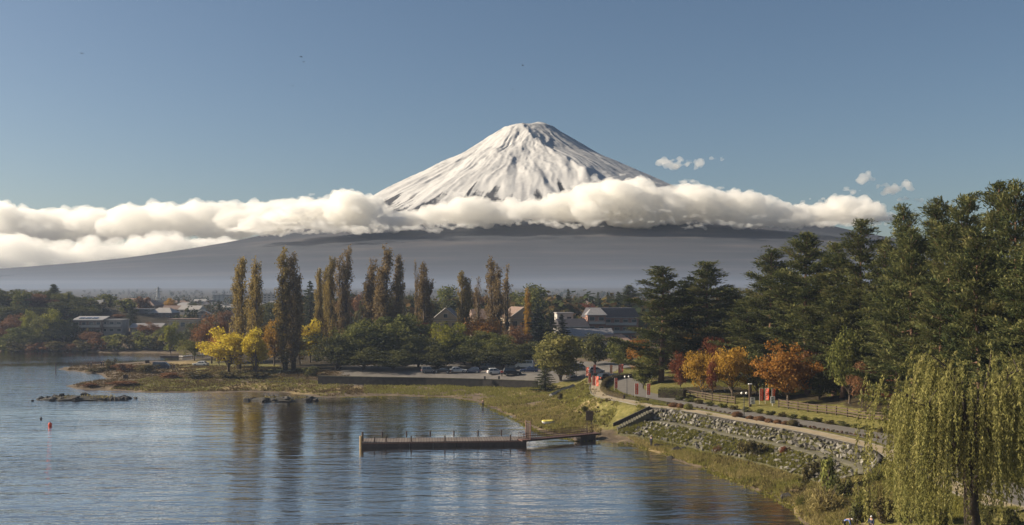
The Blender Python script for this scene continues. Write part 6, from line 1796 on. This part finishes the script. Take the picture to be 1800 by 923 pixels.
# ------------------------------------------------------------------ islets, rocks, buoys
def islet(pxs, d0, label, seed, ridge):
    c = at((pxs[0] + pxs[1]) / 2, d0, 0); root = empty('rocky_islet', tuple(c)); r = random.Random(seed)
    half = (pxs[1] - pxs[0]) / 2 * c.y / FPX
    mb = MB(); mb.ico((0, 0, -.35), (half * .95, 3.2, 1.15), 3, seed, .12); mb.build('mound', M_ROCK_G, root)
    for i in range(34):
        u = r.uniform(-1, 1); k = math.sqrt(max(0, 1 - u * u)) 
        st = link(bpy.data.objects.new('rock', ROCKS[i % 6]), root)
        hg = (.35 + 1.15 * k * r.random()) * (ridge if r.random() < .5 else .7); y = r.uniform(-1, 1) * (2.4 * k + .3)
        s = r.uniform(.8, 1.9); st.scale = (s * 1.4, s, s * .8); st.location = (u * half, y, max(.02, hg * .5 * k)); st.rotation_euler = (r.uniform(-.4, .4), r.uniform(-.4, .4), r.uniform(0, 6))
    R = rng(seed); n = 420; q = np.c_[R.uniform(-.55, .65, n) * half, R.normal(0, .9, n), np.full(n, .55)]
    V, F = leaf_quads(q + R.normal(size=(n, 3)) * (.2, .2, .15), .28, .3, R, np.array([0, 0, 1.0]) + R.normal(size=(n, 3)) * .5)
    gr = obj('dry_weeds', make_mesh('dry_weeds', V, F, [LM['reed']], attrs={'tint': np.repeat(R.uniform(0, .6, n), 4)}), root); gr['kind'] = 'stuff'
    return tag(root, label, 'islet')
M_ROCK_G = plain('wet_islet_ground', (.045, .040, .032), .9, .35, 1.2, bump=.6)
islet((66, 228), 702, 'long low dark rocky islet with dry weeds, alone in open water before the point', 4, 1.0)
islet((432, 560), 704, 'dark rocky islet close before the sandy shore below the poplars', 9, .8)
def lone_rock(px, py, s, label, k):
    p = g(px, py); root = link(bpy.data.objects.new('rock', ROCKS[k % 6])); root.location = (p.x, p.y, p.z + s * .12); root.scale = (s * 1.3, s, s * .75); root.rotation_euler = (.1, .2, k)
    return tag(root, label, 'rock', 'dark rocks on the beach and in the shallows')
for k, (px, py, s, lab) in enumerate([(1156,786,1.1,'dark rock right beside the standing angler'),(1166,786,1.0,'dark rock second from the standing angler'),(1174,785,.8,'small dark rock third from the standing angler'),(1189,793,1.3,'dark flat rock lower on the beach, left of two'),(1200,790,1.0,'dark rock lower on the beach, right of two'),(1178,806,.9,'lone dark rock at the waterline below the beach rocks'),
      (238,701,.9,'black rock off the right end of the long islet'),(219,697,.8,'small black rock right behind the long islet end'),(57,705,.7,'tiny black rock off the left end of the long islet'),(1382,876,1.2,'dark rock at the waterline near the bottom'),(1215,800,.6,'small rock on the beach right of the rock pair')]):
    lone_rock(px, py, s, lab, k)
def buoy(px, py, r_, mat, label):
    p = at(px, py, 0); root = empty('buoy', tuple(p))
    MB().ico((0, 0, r_ * .55), (r_ * .8, r_ * .8, r_), 2).build('float', mat, root, smooth=True)
    MB().tube([(0, 0, r_ * 1.4), (0, 0, r_ * 1.9)], r_ * .15, 8).build('lifting_eye', M_BLACK, root)
    tag(root, label, 'buoy')
buoy(88, 749, .42, M_FLAG, 'red buoy floating at the left of the lake')
buoy(72, 737, .26, M_BLACK, 'small dark buoy floating beyond the red one')
def stake(px, py, hg, label, grp):
    p = at(px, py, 0); root = empty('stake', tuple(p)); MB().tube([(0, 0, -1.5), (.03, 0, hg)], [.15, .11], 7).build('shaft', M_WOOD_DARK, root)
    MB().tube([(.03, 0, hg), (.03, 0, hg + .06)], .14, 7).build('cap', M_BLACK, root); tag(root, label, 'stake', grp)
stake(98, 654, 2.6, 'tall dark stake standing in the water off the point', 'mooring stakes')
# low white quay and punts on the channel behind the point
def quay():
    a, b = at(318, 627, .4), at(376, 622.5, .5); root = empty('jetty', tuple(a)); d = b - a
    MB().box((d.x / 2, d.y / 2, .15), (d.length, 2.2, .35), math.atan2(d.y, d.x)).build('deck', M_ROOF_G, root)
    for f in (.05, .35, .65, .95): MB().tube([(d.x * f, d.y * f, -1.5), (d.x * f, d.y * f, .8)], .14, 6).build('pile', M_WOOD_DARK, root)
    tag(root, 'low pale jetty on the channel behind the lawn', 'jetty')
    p = at(298, 628, 0); root = empty('punt', tuple(p), .1)
    MB().prism([(-3.4, .5), (3.4, .5), (2.9, -.1), (-2.9, -.1)], -.7, .7).build('hull', M_WOOD_DARK, root)
    MB().box((0, 0, .47), (5.6, 1.1, .12)).build('thwart', M_WOOD, root)
    tag(root, 'flat dark punt moored on the channel beside the jetty', 'boat')
quay()
def table(px, py):
    p = g(px, py); root = empty('picnic_table', tuple(p), .1)
    MB().box((0, 0, .74), (2.0, .8, .08)).build('table_top', M_WOOD, root)
    for y in (-.75, .75): MB().box((0, y, .44), (2.0, .3, .07)).build('bench', M_WOOD, root)
    for x in (-.7, .7): MB().box((x, 0, .36), (.1, 1.5, .08)).tube([(x, -.6, 0), (x, 0, .7)], .05, 5).tube([(x, .6, 0), (x, 0, .7)], .05, 5).build('leg', M_WOOD_DARK, root)
    tag(root, 'dark picnic table on the lawn edge right of the blue van', 'table')
table(308, 652)
p = g(1402, 864); root = empty('driftwood', tuple(p), -.3); MB().tube([(-.8, 0, .08), (0, .05, .10), (.8, 0, .08)], [.05, .08, .04], 7).build('trunk', M_WOOD_PALE, root); MB().tube([(.2, .03, .1), (.6, .3, .2)], [.04, .015], 5).build('branch', M_WOOD_PALE, root)
tag(root, 'pale piece of driftwood on the beach near the withered brush', 'driftwood')

# ------------------------------------------------------------------ people
CLOTH = {k: plain(k + '_cloth', c, .85, .15, 6) for k, c in {'black': (.02, .02, .022), 'navy': (.025, .03, .06), 'blue': (.09, .14, .34), 'white': (.62, .62, .62), 'red': (.30, .04, .035), 'grey': (.12, .12, .12), 'brown': (.10, .065, .045)}.items()}
M_HAIR = plain('dark_hair', (.016, .013, .011), .7, .2, 10)
def skin_mesh(name, pts, edges, rad, mat, root_i=0, sub=1):
    me = bpy.data.meshes.new(name); me.from_pydata(pts, edges, [])
    o = bpy.data.objects.new(name, me); COL.objects.link(o)
    o.modifiers.new('s', 'SKIN'); s = o.modifiers.new('b', 'SUBSURF'); s.levels = sub; s.render_levels = sub
    for i, v in enumerate(me.skin_vertices[0].data):
        r_ = rad[i]; v.radius = r_ if isinstance(r_, tuple) else (r_, r_); v.use_root = (i == root_i)
    dg = bpy.context.evaluated_depsgraph_get(); out = bpy.data.meshes.new_from_object(o.evaluated_get(dg))
    bpy.data.objects.remove(o); bpy.data.meshes.remove(me)
    out.name = name; out.materials.clear(); out.materials.append(mat); out.polygons.foreach_set('use_smooth', np.ones(len(out.polygons), dtype=bool))
    return out
def person(px, py, label, jacket, trousers, pose='stand', face=0.0, z=None, cap=None, loc=None):
    """joints laid out for the pose, skin grown over them; jacket, trousers and hair are children"""
    if loc is None:
        p = g(px, py); loc = (p.x, p.y, p.z)
    J = {'pelvis': (0, 0, .95), 'waist': (0, .01, 1.10), 'chest': (0, .01, 1.32), 'neck': (0, -.01, 1.47), 'head': (0, -.03, 1.58), 'crown': (0, -.02, 1.70)}
    for s, n in ((-1, 'l'), (1, 'r')):
        J.update({n + 'hip': (s * .10, 0, .90), n + 'knee': (s * .11, -.03, .50), n + 'ank': (s * .12, .01, .09), n + 'toe': (s * .14, -.16, .04),
                  n + 'sho': (s * .19, .01, 1.40), n + 'elb': (s * .24, -.02, 1.13), n + 'wri': (s * .22, -.18, .98)})
    if pose == 'fish':
        for n, s in (('l', -1), ('r', 1)): J[n + 'elb'] = (s * .23, -.05, 1.14); J[n + 'wri'] = (s * .08, -.34, 1.12)
    if pose == 'walk':
        J['lknee'] = (-.11, -.18, .52); J['lank'] = (-.11, -.20, .09); J['ltoe'] = (-.12, -.38, .05); J['rank'] = (.11, .26, .13); J['rknee'] = (.11, .05, .50); J['rtoe'] = (.12, .12, .04)
        J['lwri'] = (-.25, .08, .92); J['rwri'] = (.25, -.22, .98)
    if pose == 'bend':
        J.update(waist=(0, -.10, 1.05), chest=(0, -.34, 1.12), neck=(0, -.50, 1.15), head=(0, -.60, 1.13), crown=(0, -.70, 1.14), pelvis=(0, .06, .88))
        for n, s in (('l', -1), ('r', 1)): J[n + 'hip'] = (s * .1, .06, .84); J[n + 'sho'] = (s * .19, -.42, 1.12); J[n + 'elb'] = (s * .22, -.46, .84); J[n + 'wri'] = (s * .10, -.56, .62)
    names = list(J); pts = [J[n] for n in names]; ix = {n: i for i, n in enumerate(names)}
    Rr = {'pelvis': (.15, .11), 'waist': (.13, .095), 'chest': (.16, .11), 'neck': .055, 'head': (.078, .095), 'crown': (.065, .075)}
    for n in 'lr': Rr.update({n + 'hip': .088, n + 'knee': .058, n + 'ank': .042, n + 'toe': .035, n + 'sho': .062, n + 'elb': .043, n + 'wri': .030})
    E = [('pelvis', 'waist'), ('waist', 'chest'), ('chest', 'neck'), ('neck', 'head'), ('head', 'crown')]
    for n in 'lr': E += [('pelvis', n + 'hip'), (n + 'hip', n + 'knee'), (n + 'knee', n + 'ank'), (n + 'ank', n + 'toe'), ('chest', n + 'sho'), (n + 'sho', n + 'elb'), (n + 'elb', n + 'wri')]
    rad = [Rr[n] for n in names]; edges = [(ix[a], ix[b]) for a, b in E]
    # hands: palm, four curled fingers of unequal length and a thumb from the side of the palm
    for n, s in (('l', -1), ('r', 1)):
        w = Vector(J[n + 'wri']); e = Vector(J[n + 'elb']); f = (w - e).normalized(); sd = Vector((0, 0, 1)).cross(f); sd = (sd if sd.length > .1 else Vector((1, 0, 0))).normalized(); dn = f.cross(sd)
        def addv(p, r_, par): pts.append(tuple(p)); rad.append(r_); edges.append((par, len(pts) - 1)); return len(pts) - 1
        palm = addv(w + f * .07, .026, ix[n + 'wri'])
        for k, ln in enumerate((.068, .078, .073, .055)):
            b = w + f * .10 + sd * (k - 1.5) * .021; q = addv(b, .009, palm); q = addv(b + f * ln * .55 + dn * .012, .0085, q); addv(b + f * ln * .8 + dn * .045, .0075, q)
        t0 = w + f * .045 - sd * s * .034; q = addv(t0, .010, palm); q = addv(t0 + f * .03 - sd * s * .02 + dn * .01, .0095, q); addv(t0 + f * .055 - sd * s * .02 + dn * .03, .008, q)
    body = link(bpy.data.objects.new('person', skin_mesh('person', pts, edges, rad, M_SKIN, ix['pelvis'])))
    def part(nm, ns, grow, mat, extra=0.0):
        sub_ix = {n: i for i, n in enumerate(ns)}
        P = [list(J[n]) for n in ns]; ed = [(sub_ix[a], sub_ix[b]) for a, b in E if a in sub_ix and b in sub_ix]
        rr = [tuple(q + grow for q in Rr[n]) if isinstance(Rr[n], tuple) else Rr[n] + grow for n in ns]
        return obj(nm, skin_mesh(nm, [tuple(p) for p in P], ed, rr, mat), body)
    part('jacket', ['pelvis', 'waist', 'chest', 'lsho', 'lelb', 'lwri', 'rsho', 'relb', 'rwri'], .022, CLOTH[jacket])
    part('trousers', ['pelvis', 'lhip', 'lknee', 'lank', 'rhip', 'rknee', 'rank'], .018, CLOTH[trousers])
    for n in 'lr':
        a, t = Vector(J[n + 'ank']), Vector(J[n + 'toe'])
        MB().ico(tuple((a * .45 + t * .55) - Vector((0, 0, .015))), (.055, .15, .055), 2).build('shoe', CLOTH['black'], body, smooth=True)
    hd = Vector(J['head']); up = (Vector(J['crown']) - Vector(J['neck'])).normalized(); fw = Vector((0, -1, 0)); fw = (fw - up * fw.dot(up)).normalized()
    if pose == 'bend': fw = Vector((0, -.35, -.93)).normalized()
    MB().ico(tuple(hd + up * .055 - fw * .022), (.092, .105, .088), 2).build('hair', CLOTH[cap] if cap else M_HAIR, body, smooth=True)
    fc = MB().ico(tuple(hd + fw * .095 + up * .005), (.016, .02, .022), 1)
    for s in (-1, 1): fc.ico(tuple(hd + Vector((s * .080, 0, 0)) + up * .005), (.012, .02, .03), 1)
    fc.build('nose_and_ears', M_SKIN, body, smooth=True)
    ey = MB()
    for s in (-1, 1): ey.ico(tuple(hd + fw * .082 + Vector((s * .032, 0, 0)) + up * .03), (.012, .012, .008), 1)
    ey.box(tuple(hd + fw * .088 - up * .035), (.045, .012, .01)); ey.build('eyes_and_mouth', M_HAIR, body)
    if cap: MB().ico(tuple(hd + up * .055 + fw * .09), (.07, .07, .012), 2).build('cap_brim', CLOTH[cap], body, smooth=True)
    body.location = loc; body.rotation_euler = (0, 0, face)
    return tag(body, label, 'person'), J
def rod(o, J, label, ln=3.0):
    w = (Vector(J['lwri']) + Vector(J['rwri'])) / 2
    root = empty('fishing_rod', tuple(o.location), o.rotation_euler.z)
    MB().tube([tuple(w + Vector((0, .25, -.12))), tuple(w + Vector((0, -.15, .10)))], .016, 6).build('grip', M_BLACK, root)
    MB().tube([tuple(w + Vector((0, -.15, .10))), tuple(w + Vector((0, -ln * .5, .9))), tuple(w + Vector((0, -ln, 1.3)))], [.011, .007, .003], 5).build('blank', M_BLACK, root)
    MB().tube([tuple(w + Vector((0, .0, -.05))), tuple(w + Vector((.06, .0, -.05)))], .035, 8).build('reel', M_STEEL, root)
    tag(root, label, 'fishing rod')
o, J = person(1145, 787, 'angler in dark clothes standing on the beach below the stairs', 'navy', 'black', 'fish', -.9, cap='black'); rod(o, J, 'thin fishing rod held by the angler below the stairs')
o, J = person(849, 717, 'person in dark clothes standing at the curved waterline of the cove', 'brown', 'black', 'fish', -.6, cap='grey'); rod(o, J, 'thin fishing rod held by the person at the cove')
person(1485, 934, 'person in a blue and white jacket bending down at the bottom edge', 'blue', 'black', 'bend', 1.2, cap='white')
person(1532, 940, 'person in dark clothes at the bottom edge under the willow', 'navy', 'black', 'stand', -.8, cap='white')
person(1044, 676, 'person in dark clothes walking down the footpath between the red banners', 'black', 'black', 'walk', 2.9)
person(882, 662, 'person in a red jacket standing between white and black cars', 'red', 'black', 'stand', .3)
for px, py, lab, jk, ps, fc in [(155,646,'angler alone nearest the tip of the point','black','fish',1.6),(160,645,'second angler from the tip of the point','grey','fish',1.4),(178,644,'person in the middle of the anglers on the point','navy','stand',.5),(182,644,'person right beside the middle one on the point','black','stand',-.4),(190,645,'rightmost person of the anglers on the point','black','fish',1.7),
                            (301,650,'person standing behind the dark blue van, left of two','black','stand',.2),(306,650,'person standing behind the dark blue van, right of two','navy','stand',-.3)]:
    person(px, py, lab, jk, 'black', ps, fc)

# ------------------------------------------------------------------ small clouds and birds
def small_cloud(px, py, w, hg, d, seed, label):
    r = random.Random(seed); out = []; m = d / FPX
    for i in range(16):
        u = r.uniform(-1, 1); k = 1 - u * u
        out.append(((px - 900 + u * w / 2) * m, d + r.uniform(-.3, .3) * w * m, CAM_H + (HOR - py + r.uniform(-.5, .4) * hg * k) * m, w * .13 * m * r.uniform(.6, 1.2), w * .13 * m, hg * .24 * m * r.uniform(.6, 1.1)))
    o = cloud('small_cloud', out, 14, [(110, 90), (45, 45)], seed, M_CLOUD_THIN)
    tag(o, label, 'cloud', 'small clouds beside the peak')
M_CLOUD_THIN = M_CLOUD.copy(); M_CLOUD_THIN.name = 'thin_cloud'
M_CLOUD_THIN.node_tree.nodes['Principled Volume'].inputs['Density'].default_value = .009
small_cloud(1183, 286, 56, 20, 9000, 1, 'faint wisp of cloud, leftmost just right of the peak')
small_cloud(1219, 285, 34, 24, 9000, 2, 'small white cloud between the two wisps right of the peak')
small_cloud(1262, 279, 26, 12, 9000, 3, 'tiny wisp of cloud, third right of the peak')
small_cloud(1524, 315, 36, 24, 8800, 4, 'small white cloud above the pines, upper left one')
small_cloud(1551, 330, 26, 20, 8800, 5, 'tiny cloud above the pines between two larger ones')
small_cloud(1585, 327, 48, 28, 8800, 6, 'small white cloud above the pines, right one')
small_cloud(1596, 352, 40, 10, 8800, 7, 'flat sliver of cloud just above the open crowned pine')
def bird(px, py, d, span, roll, label):
    root = empty('bird', ((px - 900) * d / FPX, d, CAM_H + (HOR - py) * d / FPX), roll)
    MB().ico((0, 0, 0), (.09, .30, .08), 2).ico((0, -.32, .03), (.055, .08, .055), 1).tube([(0, -.38, .03), (0, -.46, .02)], [.02, .004], 5).build('body', M_BLACK, root, smooth=True)
    for s in (-1, 1):
        MB().add([(0, -.10, .03), (s * span * .28, -.14, .14), (s * span * .5, .06, .04), (s * span * .27, .12, .12), (0, .12, .03),
                  (0, -.10, .01), (s * span * .28, -.14, .12), (s * span * .5, .06, .03), (s * span * .27, .12, .10), (0, .12, .01)],
                 [(0, 1, 3, 4), (1, 2, 3), (9, 8, 6, 5), (8, 7, 6), (0, 5, 6, 1), (1, 6, 7, 2), (2, 7, 8, 3), (3, 8, 9, 4)]).build('wing', M_BLACK, root)
    MB().add([(-.05, .25, 0), (.05, .25, 0), (.11, .52, 0), (-.11, .52, 0), (0, .3, .02)], [(0, 1, 4), (1, 2, 4), (2, 3, 4), (3, 0, 4), (3, 2, 1, 0)]).build('tail', M_BLACK, root)
    tag(root, label, 'bird', 'birds high in the sky')
for a in [(144, 94, 260, 1.2, .7, 'dark bird alone at the upper left of the sky'), (529, 100, 260, 1.2, -.5, 'dark bird, upper one of two in the left half of the sky'), (534, 109, 320, 1.0, .4, 'small bird just below another in the left half of the sky'),
          (919, 115, 280, 1.2, .9, 'dark bird high above the summit'), (901, 157, 360, 1.0, .2, 'tiny faint bird between the summit and the higher bird'), (515, 151, 380, 1.0, .5, 'tiny faint bird below the pair in the left half of the sky')]:
    bird(*a)
# the first plants of each kind were patterns to copy from: clear them away
for lst in PROTO.values():
    for src in lst:
        for ch in list(src.children): bpy.data.objects.remove(ch)
        bpy.data.objects.remove(src)
